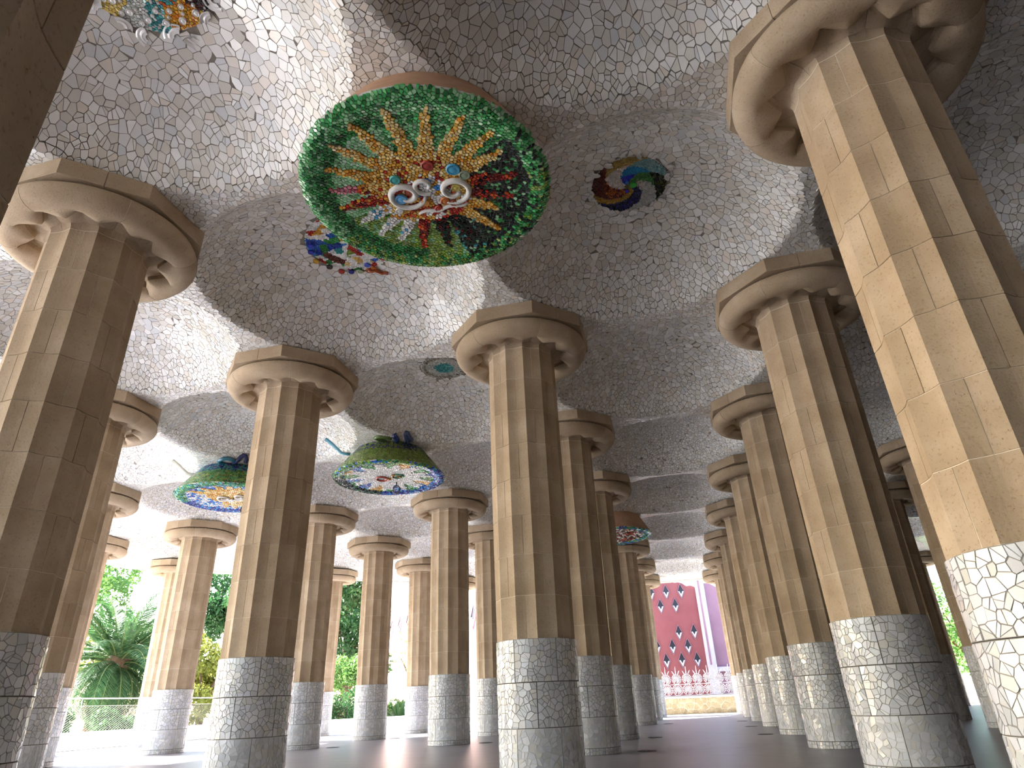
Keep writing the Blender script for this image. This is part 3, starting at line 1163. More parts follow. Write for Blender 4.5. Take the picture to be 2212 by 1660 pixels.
GRAYS = [(a, ln, w) for a, ln, w in [(18, 0.72, 1), (33, 0.80, .95), (51, 0.82, .9), (70, 0.83, 1), (90, 0.84, 1), (110, 0.83, 1), (128, 0.82, 1),
         (146, 0.80, 1), (163, 0.76, 1), (179, 0.74, .95), (196, 0.70, 1), (213, 0.70, .95), (229, 0.68, .85), (246, 0.70, .85), (266, 0.72, .9),
         (284, 0.72, .9), (305, 0.74, .9), (322, 0.62, .8), (338, 0.70, .9), (357, 0.74, 1)]]
GRAYS = [(a, ln + 0.015, w * 0.135) for a, ln, w in GRAYS]
gm = medallion((-1, 1), 'large green mosaic medallion with a gold and red sunburst', 1.47, 6.44, 'plaster', 0.045, GRAYS, green_bg, green_ray, 0.37, 0.84, 0.135, green_centre)
def spiral(cx, cy, r0, r1, turns, a0, z, sgn=1, n_=26):
    return [(cx + (r0 + (r1 - r0) * k / (n_ - 1)) * math.cos(a0 + sgn * 2 * PI * turns * k / (n_ - 1)),
             cy + (r0 + (r1 - r0) * k / (n_ - 1)) * math.sin(a0 + sgn * 2 * PI * turns * k / (n_ - 1)), z) for k in range(n_)]
ZC = dish_z(0.3) - 0.02
scroll(gm, spiral(-0.28, 0.02, 0.24, 0.07, 1.35, 0.4, ZC), 0.042)
scroll(gm, spiral(0.30, 0.10, 0.22, 0.08, 1.25, 2.4, ZC, -1), 0.040)
scroll(gm, spiral(-0.02, -0.06, 0.14, 0.05, 1.0, 1.2, ZC), 0.032)
scroll(gm, [(0.40 - 0.05 * k, 0.36 + 0.02 * math.sin(k), ZC) for k in range(14)], 0.028)
for bx, by, br, bc in [(-0.36, 0.06, 0.075, (0.10, 0.36, 0.66)), (-0.22, -0.04, 0.062, (0.30, 0.06, 0.03)), (-0.10, 0.20, 0.055, (0.55, 0.26, 0.05)), (0.14, 0.24, 0.06, (0.48, 0.14, 0.03)),
                       (0.23, 0.30, 0.048, (0.30, 0.05, 0.02)), (0.34, 0.06, 0.055, (0.50, 0.42, 0.10)), (0.14, -0.36, 0.075, (0.30, 0.03, 0.02)), (0.40, -0.22, 0.085, (0.05, 0.30, 0.50)),
                       (0.50, -0.10, 0.07, (0.20, 0.26, 0.18)), (-0.46, 0.24, 0.05, (0.60, 0.60, 0.55)), (-0.30, -0.26, 0.065, (0.06, 0.36, 0.34)), (0.02, 0.34, 0.05, (0.40, 0.05, 0.03))]:
    boss(gm, bx, by, ZC - 0.005, br, bc)

# ---- blue and white sunburst
def blue_bg(a, r):
    if r > 0.80:
        if 150 < a < 235:
            return rc(*BLACK, (0.05, 0.16, 0.09), (0.03, 0.10, 0.08))
        return rc(*BLUE, *NAVY) if a > 235 or a < 20 else rc(*LIME, *BLUE[:2], *GREENS)
    s_ = int(a / 18) % 5
    return [lambda: rc(*GREENS), lambda: rc(*BLUE), lambda: rc(*GOLD), lambda: rc(*GREENS, *LIME), lambda: rc(*NAVY, *BLUE)][s_]()
BR = [(18 * k + 6 * math.sin(k * 2.1), 0.76 + 0.03 * math.sin(k * 1.7), 0.17) for k in range(20)]
bm = medallion((-2, 3), 'blue rimmed mosaic medallion with a white sunburst, beside the tall central column', 1.45, 6.37, 'plaster', 0.062, BR, blue_bg,
               lambda a, r: rc(*WHITE), 0.42, 0.8, 0.17, lambda x, y: rc(*WHITE), 0.86)
for pts, col in [(spiral(-0.22, 0.02, 0.20, 0.10, 1.1, 0.6, 0.06), (0.35, 0.05, 0.03)), (spiral(0.26, -0.02, 0.17, 0.07, 1.1, 2.8, 0.06, -1), (0.05, 0.22, 0.10)),
                 ([(-0.1 + 0.05 * k, 0.16 * math.sin(k * 0.9), 0.06) for k in range(9)], (0.42, 0.18, 0.04))]:
    me = MB().tube(pts, 0.026, 6).mesh('squiggle'); set_cols(me, [col] * len(me.vertices)); link('squiggle', me, bm, 'mosaic', True)

# ---- gold and blue sunburst
def gold_bg(a, r):
    if r > 0.80:
        return rc(*BLUE, *NAVY) if a > 170 or a < 10 else rc(*GREENS, *TEAL)
    if 120 < a < 230:
        return rc(*BLUE, *WHITE)
    return rc(*BLUE, *TEAL, *WHITE[:1])
GR = [(20 * k + 5 * math.sin(k * 1.3), 0.74 + 0.04 * math.sin(k * 2.3), 0.17) for k in range(18)]
go = medallion((-3, 3), 'gold sunburst mosaic medallion with a blue rim behind the left-of-centre column', 1.45, 6.37, 'plaster', 0.062, GR, gold_bg,
               lambda a, r: rc(*WHITE, *BLUE[1:2]) if 130 < a < 215 else rc(*GOLD, *SAND), 0.44, 0.8, 0.17, lambda x, y: rc(*GOLD, *SAND), 0.86)
for pts in [spiral(-0.25, 0.02, 0.22, 0.08, 1.4, 0.6, 0.055), spiral(0.22, 0.05, 0.20, 0.07, 1.3, 2.8, 0.055, -1), [(-0.3 + 0.05 * k, 0.28 + 0.05 * math.sin(k * 1.1), 0.055) for k in range(13)]]:
    MB().tube(pts, 0.028, 6).build('squiggle', 'white_grout', go, True)

# ---- dark far medallion
dm = medallion((-1, 5), 'small far medallion with a dark red centre and blue green rim above the central row', 1.52, 6.42, 'plaster', 0.085,
               [(30 * k, 0.72, 0.2) for k in range(12)], lambda a, r: rc(*GREENS, *BLUE) if r > 0.8 else rc(*BLACK, *WHITE, *RED), lambda a, r: rc(*RED, *BLACK, *WHITE), 0.4, 0.8, 0.2,
               lambda x, y: rc(*WHITE, *RED, *BLACK))
# iron rings hanging below medallions
for root, lab, R_ in ((bm, 'ring', 0.1), (go, 'ring', 0.11)):
    x, y = (0.02, 0.42) if root is bm else (0.05, 0.55)
    mb = MB().tube([(x + R_ * math.cos(t), y, -0.15 + R_ * math.sin(t)) for t in np.linspace(0, 2 * PI, 18, endpoint=False)], 0.018, 6, True)
    mb.bar((x, y, 0.06), (x, y, -0.06), 0.016)
    mb.build('iron_ring', 'iron', root, True)

# mosaic creeping up the drums of the two left medallions (near side) and on the ceiling
def drum_mosaic(root, node, R, zbot, a0, a1, colfun, sp=0.06):
    w = (a1 - a0) * R
    H = ZT + 0.03 - zbot - 0.042
    V, F, C = [], [], []
    for cen, q in rect_cells(w, 1.0, sp, sp * 0.08):
        t = a0 + cen[0] / R
        er = Vector((math.cos(t), math.sin(t), 0)); et = Vector((-math.sin(t), math.cos(t), 0))
        b, m = len(V), len(q)
        for off in (0.024, -0.012):
            for s_, h_ in q - np.array([cen[0], 0]):
                r = R + (0.86 - R) * h_ + off
                V.append(er * r + et * (s_ * r / R) + Vector((0, 0, 0.042 + H * h_ - off * 0.6)))
        F.append(tuple(b + k for k in range(m)))
        F += [(b + (k + 1) % m, b + k, b + m + k, b + m + (k + 1) % m) for k in range(m)]
        C += [colfun(math.degrees(t), cen[1])] * (2 * m)
    col_obj('drum_tesserae', V, F, C, root, kind='stuff')
drum_mosaic(bm, (-2, 3), 1.45, 6.37, math.radians(-200), math.radians(30), lambda a, z: rc(*LIME, (0.20, 0.26, 0.06)) if z < 0.62 else rc(*LIME, *NAVY))
drum_mosaic(go, (-3, 3), 1.45, 6.37, math.radians(-200), math.radians(30), lambda a, z: rc(*LIME, *GREENS, (0.10, 0.16, 0.05)) if z < 0.62 else rc(*TEAL, *NAVY))
def ceiling_curl(root, pts2, r, col, zbot, node):
    cx, cy = node[0] * S, node[1] * S
    pts = [(x, y, float(ceil_z(cx + x, cy + y)) - zbot - 0.02) for x, y in pts2]
    me = MB().tube(pts, r, 8).mesh('curl'); set_cols(me, [col] * len(me.vertices))
    link('curl', me, root, 'mosaic', True)
for k, (ang, col, node, root) in enumerate([(-62, (0.03, 0.05, 0.16), (-2, 3), bm), (-44, (0.03, 0.05, 0.14), (-2, 3), bm), (-78, (0.10, 0.16, 0.05), (-2, 3), bm),
                                           (-70, (0.04, 0.16, 0.24), (-3, 3), go), (-52, (0.03, 0.04, 0.12), (-3, 3), go)]):
    t0 = math.radians(ang)
    pts2 = []
    for q in range(13):
        u = q / 12
        rr = 0.84 + 0.40 * min(u * 1.5, 1)
        tw = t0 + 0.10 * math.sin(u * 5 + k) + (0.16 * max(0, u - 0.6) / 0.4)
        rr -= 0.14 * max(0, u - 0.72) / 0.28
        pts2.append((rr * math.cos(tw), rr * math.sin(tw)))
    ceiling_curl(root, pts2, 0.055, col, 6.37, node)
# thin painted spike at the left of each of these two drums
for node, root, col in (((-2, 3), bm, (0.10, 0.30, 0.40)), ((-3, 3), go, (0.40, 0.40, 0.34))):
    ceiling_curl(root, [(-1.0 - 0.10 * k, -0.35 - 0.05 * k) for k in range(7)], 0.05, col, 6.37, node)

# ================================================================== ROSETTES IN THE DOMES
def rosette(node, label, R, sp, colfun, hollow=-0.03):
    cx, cy = node[0] * S, node[1] * S
    zc = float(ceil_z(cx, cy))
    root = empty('ceiling_rosette', (cx, cy, zc))
    tag(root, label, 'rosette', 'small mosaic rosettes in the dome crowns')
    zf = lambda r: float(ceil_z(cx + r, cy)) - zc - 0.02 + hollow * math.cos(min(1, r / R) * PI / 2)
    MB().lathe([(0.001, zf(0) + 0.01)] + [(R * f, zf(R * f) + 0.01) for f in (0.25, 0.5, 0.75, 0.9, 1.0)] + [(R * 1.04, zf(R) + 0.06)], 40).build('backing', 'white_grout', root, True)
    V, F, C = tesserae(R, sp, zf, colfun, sp * 0.07)
    col_obj('tesserae', V, F, C, root, kind='stuff')
    return root, zf

def whirl(x, y):
    r = math.hypot(x, y) / 0.58
    a = (seen_angle(x, y) + 105 * r) % 360
    if r < 0.13:
        return rc((0.20, 0.20, 0.08), (0.10, 0.12, 0.04))
    if a < 52:
        return rc((0.44, 0.46, 0.44), (0.50, 0.52, 0.50)) if r > 0.35 else rc((0.55, 0.50, 0.46), (0.46, 0.40, 0.38))
    if a < 100:
        return rc(*BLACK, (0.10, 0.12, 0.02)) if r > 0.62 else rc((0.05, 0.20, 0.05), (0.08, 0.26, 0.08))
    if a < 160:
        return rc((0.16, 0.36, 0.38), (0.28, 0.44, 0.44)) if r > 0.66 else (rc((0.02, 0.22, 0.48), (0.03, 0.28, 0.55)) if r > 0.4 else rc((0.03, 0.03, 0.40), (0.02, 0.05, 0.5)))
    if a < 220:
        return rc((0.46, 0.34, 0.10), (0.40, 0.28, 0.08)) if r > 0.72 else rc((0.60, 0.55, 0.50), (0.70, 0.65, 0.60))
    if a < 285:
        return rc((0.10, 0.015, 0.01), (0.16, 0.03, 0.02)) if r > 0.66 or RNG.random() < 0.4 else rc((0.50, 0.16, 0.02), (0.40, 0.10, 0.02))
    if a < 310:
        return rc((0.46, 0.30, 0.06), (0.38, 0.22, 0.04))
    return rc((0.02, 0.06, 0.10), (0.04, 0.03, 0.25), (0.02, 0.02, 0.06))
wr, wz = rosette((-0.5, 1.5), 'multicoloured whirl rosette in the dome right of the green medallion', 0.58, 0.030, whirl)
for bx, by, br, bc in [(0.06, -0.01, 0.055, (0.05, 0.40, 0.06)), (-0.03, -0.09, 0.028, (0.05, 0.20, 0.60)), (-0.05, 0.10, 0.03, (0.04, 0.05, 0.5))]:
    boss(wr, bx, by, wz(0.1) - 0.01, br, bc)

def amber(x, y):
    a = seen_angle(x, y)
    r = math.hypot(x, y) / 0.7
    if 262 < a < 300:
        return rc((0.62, 0.30, 0.02), (0.55, 0.20, 0.02), (0.66, 0.40, 0.06)) if r > 0.62 else rc((0.50, 0.10, 0.02), (0.05, 0.30, 0.32))
    if 300 <= a < 345 or a > 345:
        return rc((0.06, 0.02, 0.03), (0.03, 0.02, 0.02), (0.10, 0.03, 0.03)) if r > 0.55 else rc((0.60, 0.62, 0.60), (0.66, 0.66, 0.64))
    if 215 < a <= 240:
        return rc((0.55, 0.58, 0.55), (0.62, 0.64, 0.62), (0.48, 0.52, 0.48))
    if 240 < a <= 262:
        return rc(*TEAL, (0.55, 0.58, 0.55)) if r > 0.5 else rc((0.45, 0.05, 0.02), (0.62, 0.58, 0.30))
    if 185 < a <= 215:
        return rc((0.66, 0.52, 0.16), (0.60, 0.44, 0.10))
    return rc(*GOLD, *WHITE, *TEAL)
ar, az_ = rosette((-1.5, 0.5), 'amber and black rosette ringed by white plates, cropped at the top left', 0.72, 0.040, amber)
for k in range(26):
    t = math.radians(190 + k * 6.2) if k < 26 else 0
    rr = 0.46 + 0.2 * ((k * 37) % 10) / 10
    x, y = rr * math.cos(t), -rr * math.sin(t)
    boss(ar, x, y, az_(rr) - 0.008, 0.022 + 0.010 * (k % 3), (0.74, 0.74, 0.72), 'white_bead')

def plate_shard(root, x, y, z, R, a0, a1, tx, ty):
    """piece of a broken white plate: curved rim, foot ring, facing down"""
    o = MB().lathe([(R * 0.30, -0.012), (R * 0.52, -0.014), (R * 0.58, -0.022), (R * 0.63, -0.014), (R * 0.80, -0.004), (R * 1.0, -0.030), (R * 1.02, -0.022), (R * 0.80, 0.010), (R * 0.3, 0.004), (R * 0.30, -0.012)], 10, (0, 0, 0), a0, a1).build('plate_shard', 'china', root, True)
    o.location = (x, y, z)
    o.rotation_euler = (tx, ty, 0)
def plate_ring(root, zf, R, n_, size, cx, cy):
    for k in range(n_):
        t = 2 * PI * k / n_ + RNG.uniform(-0.08, 0.08)
        rr = R * RNG.uniform(1.02, 1.14)
        x, y = rr * math.cos(t), rr * math.sin(t)
        z = float(ceil_z(cx + x, cy + y)) - float(ceil_z(cx, cy)) - 0.018
        a = RNG.uniform(0, 2 * PI)
        plate_shard(root, x, y, z, size * RNG.uniform(0.8, 1.2), a, a + RNG.uniform(1.4, 2.6), RNG.normal(0, 0.12), RNG.normal(0, 0.12))
plate_ring(ar, az_, 0.72, 18, 0.155, -1.5 * S, 0.5 * S)
plate_ring(wr, wz, 0.60, 16, 0.10, -0.5 * S, 1.5 * S)

def jewel(x, y):
    a = seen_angle(x, y)
    r = math.hypot(x, y) / 0.7
    if 150 < a < 190:
        return patch(x, y, 0.13, *BLUE[:3], *GREENS[:2])
    if r > 0.86:
        return patch(x, y, 0.10, *WHITE, GREENS[0], RED[0], WHITE[1])
    if 190 <= a < 235:
        return rc((0.12, 0.03, 0.02), (0.16, 0.05, 0.04)) if 0.62 < r < 0.84 else patch(x, y, 0.14, *WHITE, TEAL[0])
    if 235 <= a < 290:
        return patch(x, y, 0.13, *WHITE, SAND[0], SAND[1], RED[0]) if r > 0.5 else patch(x, y, 0.12, RED[0], LIME[0], *WHITE)
    return patch(x, y, 0.13, *WHITE, GREENS[1], BLUE[0], GOLD[0])
jr, jz = rosette((-1.5, 1.5), 'jewel coloured rosette half hidden behind the lower left of the green medallion', 0.72, 0.036, jewel)
for k, (bx, by, bc) in enumerate([(-0.70, -0.02, (0.02, 0.03, 0.45)), (-0.62, -0.16, (0.03, 0.05, 0.50)), (-0.74, 0.22, (0.55, 0.30, 0.03)), (-0.30, 0.68, (0.03, 0.03, 0.22)), (-0.46, 0.62, (0.40, 0.04, 0.03)),
                                  (0.02, 0.74, (0.42, 0.10, 0.03)), (0.12, 0.72, (0.45, 0.12, 0.03)), (-0.14, 0.72, (0.26, 0.34, 0.20)), (0.05, 0.60, (0.05, 0.10, 0.5)), (-0.60, 0.44, (0.03, 0.03, 0.03))]):
    rr = math.hypot(bx, by)
    boss(jr, bx, by, jz(rr) - 0.012, 0.055, bc)
me = MB().tube([(0.02 + 0.05 * k, 0.70 + 0.035 * k + 0.03 * math.sin(k * 2), jz(0.74) - 0.03) for k in range(7)], 0.035, 6).mesh('red_curl')
set_cols(me, [(0.40, 0.09, 0.03)] * len(me.vertices)); link('red_curl', me, jr, 'mosaic', True)

def turq(x, y):
    r = math.hypot(x, y) / 0.55
    if r < 0.42:
        return rc(*TEAL, (0.08, 0.34, 0.32))
    if 0.78 < r < 0.9:
        return rc((0.26, 0.22, 0.16), (0.36, 0.33, 0.28), (0.5, 0.5, 0.46))
    return rc((0.48, 0.50, 0.47), (0.55, 0.57, 0.53), (0.42, 0.43, 0.40))
tr_, tz_ = rosette((-1.5, 2.5), 'turquoise eyed rosette in the dome left of the central capital', 0.55, 0.045, turq)
for k in range(16):
    t = 2 * PI * k / 16
    boss(tr_, 0.47 * math.cos(t), 0.47 * math.sin(t), tz_(0.47) - 0.008, 0.035, (0.34, 0.30, 0.24), 'bead')

# ================================================================== FLOOR DRAINS
DR = {(-2, 4): (1.02, 0.22), (-3, 4): (1.0, 0.24), (-3, 5): (0.92, 0.2), (-1, 3): (1.1, 0.2), (-1, 4): (1.0, 0.2), (0, 4): (-0.95, 0.1), (0, 5): (-0.95, 0.1), (0, 6): (-0.95, 0.1), (-1, 6): (1.0, 0.1)}
DL = {(-2, 4): 'column just left of the central column', (-3, 4): 'column half hidden by the left-of-centre column', (-3, 5): 'free-standing far column', (-1, 3): 'column behind the tall central column',
      (-1, 4): 'third column of the central row', (0, 4): 'fourth right-hand column', (0, 5): 'fifth right-hand column', (0, 6): 'sixth right-hand column', (-1, 6): 'column past the dark medallion'}
for (i, j), (dx, dy) in DR.items():
    root = empty('floor_drain', (i * S + dx, j * S + dy, 0))
    tag(root, 'dark round floor drain by the ' + DL[(i, j)], 'drain', 'round drains set in the floor')
    MB().lathe([(0.15, 0.002), (0.15, 0.010), (0.19, 0.010), (0.20, 0.001)], 24).build('rim', 'iron', root)
    mb = MB().lathe([(0.0, 0.003), (0.155, 0.003)], 20)
    for k in range(-3, 4):
        h = math.sqrt(0.15 ** 2 - (k * 0.04) ** 2)
        mb.box(k * 0.04 - 0.012, k * 0.04 + 0.012, -h, h, 0.003, 0.009)
    mb.build('grate', 'iron', root)

# ================================================================== OUTSIDE
M['leaf_dark'] = leaf_material('dark_leaf', (0.02, 0.07, 0.02), (0.07, 0.16, 0.05))
M['leaf_mid'] = leaf_material('mid_leaf', (0.06, 0.15, 0.03), (0.16, 0.28, 0.07))
M['leaf_yellow'] = leaf_material('yellow_leaf', (0.16, 0.20, 0.03), (0.36, 0.36, 0.08))
M['palm_leaf'] = leaf_material('palm_leaf', (0.02, 0.065, 0.02), (0.085, 0.17, 0.06))
M['bark'] = noisy('bark', (0.10, 0.065, 0.04), (0.20, 0.13, 0.085), 4, 0.95, 0.1)
M['rachis'] = noisy('palm_rachis', (0.13, 0.16, 0.05), (0.19, 0.22, 0.08), 3, 0.6, 0.2)
M['metal_pale'] = noisy('galvanised_wire', (0.28, 0.27, 0.25), (0.34, 0.33, 0.31), 3, 0.5, 0.4)
M['wire'] = noisy('dull_wire', (0.07, 0.068, 0.06), (0.10, 0.095, 0.085), 3, 0.6, 0.3)
M['pink'] = noisy('pink_render', (0.20, 0.062, 0.065), (0.235, 0.08, 0.082), 0.5, 0.9, 0.1)
M['lilac'] = noisy('lilac_render', (0.25, 0.135, 0.18), (0.29, 0.165, 0.215), 0.6, 0.9, 0.1)
M['lilac_trim'] = noisy('pale_lilac_trim', (0.40, 0.37, 0.44), (0.47, 0.43, 0.50), 1.5, 0.8, 0.2)
M['rose_wall'] = noisy('rose_render', (0.62, 0.40, 0.36), (0.70, 0.48, 0.43), 0.5, 0.9, 0.1)
M['glass'] = noisy('dark_pane', (0.015, 0.017, 0.022), (0.03, 0.03, 0.04), 2, 0.35, 0.25, 0)
M['rubble'] = noisy('ochre_rubble', (0.22, 0.175, 0.11), (0.40, 0.33, 0.22), 3, 0.95, 0.1)
M['lawn'] = noisy('lawn', (0.08, 0.16, 0.03), (0.16, 0.26, 0.06), 2, 0.95, 0.1)
M['fence_iron'] = noisy('painted_iron', (0.30, 0.29, 0.32), (0.40, 0.39, 0.42), 5, 0.5, 0.4)

# ---- low bench wall along the terrace (left) and its stones
def wall_run(root_name, label, a, b, h, th, mat, stone_len, courses, kind=None):
    a, b = Vector((*a, 0)), Vector((*b, 0))
    d = b - a
    L_ = d.length
    root = empty(root_name, a)
    root.rotation_euler.z = math.atan2(d.y, d.x)
    tag(root, label, 'wall')
    n_ = max(1, int(L_ / stone_len))
    sl_ = L_ / n_
    ch = h / courses
    me = {}
    for c in range(courses):
        for k in range(n_ + (c % 2)):
            x0 = k * sl_ - (0.5 * sl_ if c % 2 else 0)
            x1 = min(x0 + sl_, L_); x0 = max(x0, 0)
            key = round(x1 - x0, 3)
            if key not in me:
                m_ = MB().box(0.006, key - 0.006, -th / 2, th / 2, 0.004, ch - 0.006).mesh('stone')
                m_.materials.append(M[mat]); me[key] = m_
            o = link('stone', me[key], root)
            o.location = (x0, RNG.normal(0, 0.004), c * ch)
    MB().box(0, L_, -th / 2 + 0.02, th / 2 - 0.02, 0, h - 0.01).build('mortar_core', 'mortar', root)
    MB().box(0, L_, -th / 2 - 0.06, th / 2 + 0.06, h, h + 0.09).build('coping', mat, root)
    return root
wall_run('bench_wall', 'low white bench wall under the wire fence near the palm', (-27.2, 16), (-27.2, 33.5), 0.52, 0.5, 'white_wall', 1.9, 2)
wall_run('bench_wall', 'low white wall below the hedge beyond the far columns', (-27.0, 34.2), (-19.2, 46.6), 0.42, 0.5, 'white_wall', 1.9, 2)

# ---- wire fence on the bench wall
def wire_fence():
    x, y0, y1 = -27.2, 17.0, 33.4
    root = empty('wire_fence', (x, y0, 0.61))
    tag(root, 'pale metal railing with diamond wire mesh in front of the palm', 'fence')
    MB().bar((0, 0, 1.24), (0, y1 - y0, 1.24), 0.028, 8).build('top_rail', 'metal_pale', root, True)
    MB().bar((0, 0, 0.96), (0, y1 - y0, 0.96), 0.010, 6).build('mesh_wire', 'metal_pale', root, True)
    k = 0.0
    while k < y1 - y0:
        MB().bar((0.02, k, 0), (0.02, k, 1.24), 0.018, 8).build('post', 'metal_pale', root, True)
        k += 3.28
    w, h = y1 - y0, 0.94
    mb = MB()
    stp, sl_ = 0.16, 0.62
    k = -h / sl_
    while k < w:
        for sg in (1, -1):
            ya, za, yb, zb = k, 0.02, k + h / sl_, h
            if ya < 0: za = 0.02 + (0 - ya) * sl_; ya = 0
            if yb > w: zb = 0.02 + (w - k) * sl_; yb = w
            if za < zb:
                if sg == 1: mb.bar((0, ya, za), (0, yb, zb), 0.0065, 4)
                else: mb.bar((0.01, w - ya, za), (0.01, w - yb, zb), 0.0065, 4)
        k += stp
    o = mb.build('wire_mesh', 'wire', root)
    o['kind'] = 'stuff'
wire_fence()

# ---- palm
def frond_mesh(L_, droop, seed):
    rg = random.Random(seed)
    mb = MB()
    n_ = 44
    pts = []
    ang = 0.0
    p = Vector((0, 0, 0))
    for k in range(n_ + 1):
        t = k / n_
        a = -droop * t ** 1.4
        pts.append(p.copy())
        p += Vector((math.cos(a), 0, math.sin(a))) * (L_ / n_)
    rr = [0.035 * (1 - 0.85 * k / n_) for k in range(n_ + 1)]
    stem = MB().tube(pts[::4], rr[::4], 5)
    for k in range(4, n_):
        t = k / n_
        d = (pts[k + 1] - pts[k - 1]).normalized()
        up = Vector((0, 1, 0)).cross(d) * -1
        ll = (0.62 * math.sin(PI * min(1, 0.12 + t * 0.92)) ** 0.7 + 0.05) * L_ / 3.6
        for sg in (-1, 1):
            for half in (0, 0.5):
                base = pts[k] + d * (half * L_ / n_)
                tip = base + d * ll * 0.62 + Vector((0, sg, 0)) * ll * 0.72 + Vector((0, 0, -1)) * ll * rg.uniform(0.12, 0.38)
                wv = d * 0.020
                mid = base.lerp(tip, 0.5) + Vector((0, 0, 0.03))
                mb.add([base - wv * 0.5, base + wv * 0.5, mid + wv * 0.9, tip, mid - wv * 0.9], [(0, 1, 2, 3, 4)])
    nl = len(mb.F)
    mb.add(stem.V, stem.F)
    me = mb.mesh('frond')
    me.materials.append(M['palm_leaf']); me.materials.append(M['rachis'])
    me.polygons.foreach_set('material_index', [0] * nl + [1] * len(stem.F))
    return me
FR = [frond_mesh(4.1, 1.5, 1), frond_mesh(3.9, 2.1, 2), frond_mesh(3.6, 2.6, 3), frond_mesh(4.2, 0.9, 4)]
def palm(x, y, ztrunk, label, sc=1.0, nfr=64):
    root = empty('palm_tree', (x, y, -0.03))
    tag(root, label, 'palm')
    prof = []
    h = ztrunk
    for k in range(int(h / 0.16) + 1):
        z = k * 0.16
        r = 0.42 * sc * (1 + 0.25 * max(0, 1 - z / 0.8)) + 0.06 * sc * (z / h) ** 2
        prof += [(r + 0.03, z), (r - 0.015, z + 0.13)]
    MB().lathe(prof, 14).build('trunk', 'bark', root)
    MB().lathe([(0.45 * sc, 0), (0.62 * sc, 0.35), (0.5 * sc, 0.8), (0.15, 1.05), (0.0, 1.1)], 14, (0, 0, h - 0.1)).build('crown_heart', 'bark', root, True)
    for k in range(nfr):
        t = k / nfr
        el = math.radians(76 - 118 * t + random.uniform(-7, 7))
        az = k * 2.39996 + random.uniform(-0.2, 0.2)
        me = FR[3] if t < 0.3 else (FR[0] if t < 0.55 else (FR[1] if t < 0.8 else FR[2]))
        o = link('frond', me, root)
        o.rotation_mode = 'ZYX'
        m_ = Matrix.Rotation(az, 4, 'Z') @ Matrix.Rotation(-el, 4, 'Y')
        o.rotation_mode = 'XYZ'
        o.rotation_euler = m_.to_euler()
        s_ = sc * random.uniform(0.88, 1.12)
        o.scale = (s_, s_, s_)
        o.location = (0.25 * math.cos(az), 0.25 * math.sin(az), h + 0.7 * (1 - t))
palm(-37.6, 35.8, 3.9, 'large date palm beyond the wire fence on the left', 1.22, 84)

# ---- broadleaf trees and hedges
def leaf_cloud(blobs, n_, size, seed):
    rg = np.random.default_rng(seed)
    V, F = [], []
    vol = np.array([b[3] ** 2 for b in blobs]); vol /= vol.sum()
    for k in range(n_):
        bx, by, bz, br = blobs[rg.choice(len(blobs), p=vol)]
        d = rg.normal(size=3); d /= np.linalg.norm(d)
        rr = br * (0.62 + 0.42 * rg.random())
        c = np.array([bx, by, bz]) + d * rr * np.array([1, 1, 0.85])
        a = rg.normal(size=3); a /= np.linalg.norm(a)
        b = np.cross(a, rg.normal(size=3)); b /= np.linalg.norm(b)
        s_ = size * rg.uniform(0.6, 1.3)
        q = len(V)
        V += [tuple(c - a * s_), tuple(c + b * s_ * 0.45), tuple(c + a * s_), tuple(c - b * s_ * 0.45)]
        F.append((q, q + 1, q + 2, q + 3))
    return V, F

def tree(x, y, label, blobs, mat, n_, size, seed, trunk_r=0.25, name='tree', cat='tree', group=None):
    root = empty(name, (x, y, -0.03))
    tag(root, label, cat, group)
    V, F = leaf_cloud(blobs, n_, size, seed)
    o = link('foliage', mesh('foliage', V, F), root, mat)
    o['kind'] = 'stuff'
    mb = MB()
    rg = random.Random(seed)
    zt = min(b[2] for b in blobs)
    mb.tube([(0, 0, 0), (0.1 * trunk_r, 0.05, zt * 0.5), (0.25 * trunk_r, 0, zt)], [trunk_r * 1.2, trunk_r, trunk_r * 0.8], 8)
    for b in blobs:
        mb.tube([(0.2 * trunk_r, 0, zt * 0.8), (b[0] * 0.5, b[1] * 0.5, (zt * 0.8 + b[2]) / 2 + 0.1), (b[0], b[1], b[2])], [trunk_r * 0.6, trunk_r * 0.35, trunk_r * 0.12], 6)
    mb.build('trunk', 'bark', root, True)
    return root

def blobs(n_, w, h0, h1, r0, r1, seed):
    rg = random.Random(seed)
    return [(rg.uniform(-w, w), rg.uniform(-w, w), rg.uniform(h0, h1), rg.uniform(r0, r1)) for _ in range(n_)]
GT = 'garden trees beyond the hall'
tree(-56, 48, 'pale green airy tree rising above the palm', blobs(13, 5.5, 6.5, 14, 1.5, 2.6, 1), 'leaf_mid', 11000, 0.22, 21, group=GT)
tree(-45, 42, 'yellow green bush behind the palm', blobs(8, 2.6, 2.5, 6.5, 1.2, 2.0, 2), 'leaf_yellow', 4200, 0.18, 22, group=GT)
tree(-38.6, 45.6, 'yellow leaved tree seen right of the sun-bleached column', blobs(9, 2.2, 1.8, 6.0, 1.1, 1.8, 3), 'leaf_yellow', 9000, 0.19, 23, group=GT)
tree(-40.5, 51.5, 'dark pine crown above the yellow leaved tree', blobs(8, 2.8, 7.5, 11.5, 1.4, 2.2, 4), 'leaf_dark', 9000, 0.22, 24, group=GT)
tree(-36.8, 64, 'tall dark green tree in the narrow gap between far columns', blobs(16, 3.0, 5.0, 15, 1.8, 2.8, 5), 'leaf_dark', 15000, 0.26, 25, group=GT)
tree(-31.3, 54.5, 'olive grey shrub tree below the tall dark green tree', blobs(6, 1.5, 2.4, 5.0, 0.9, 1.4, 6), 'leaf_mid', 4200, 0.15, 26, group=GT)
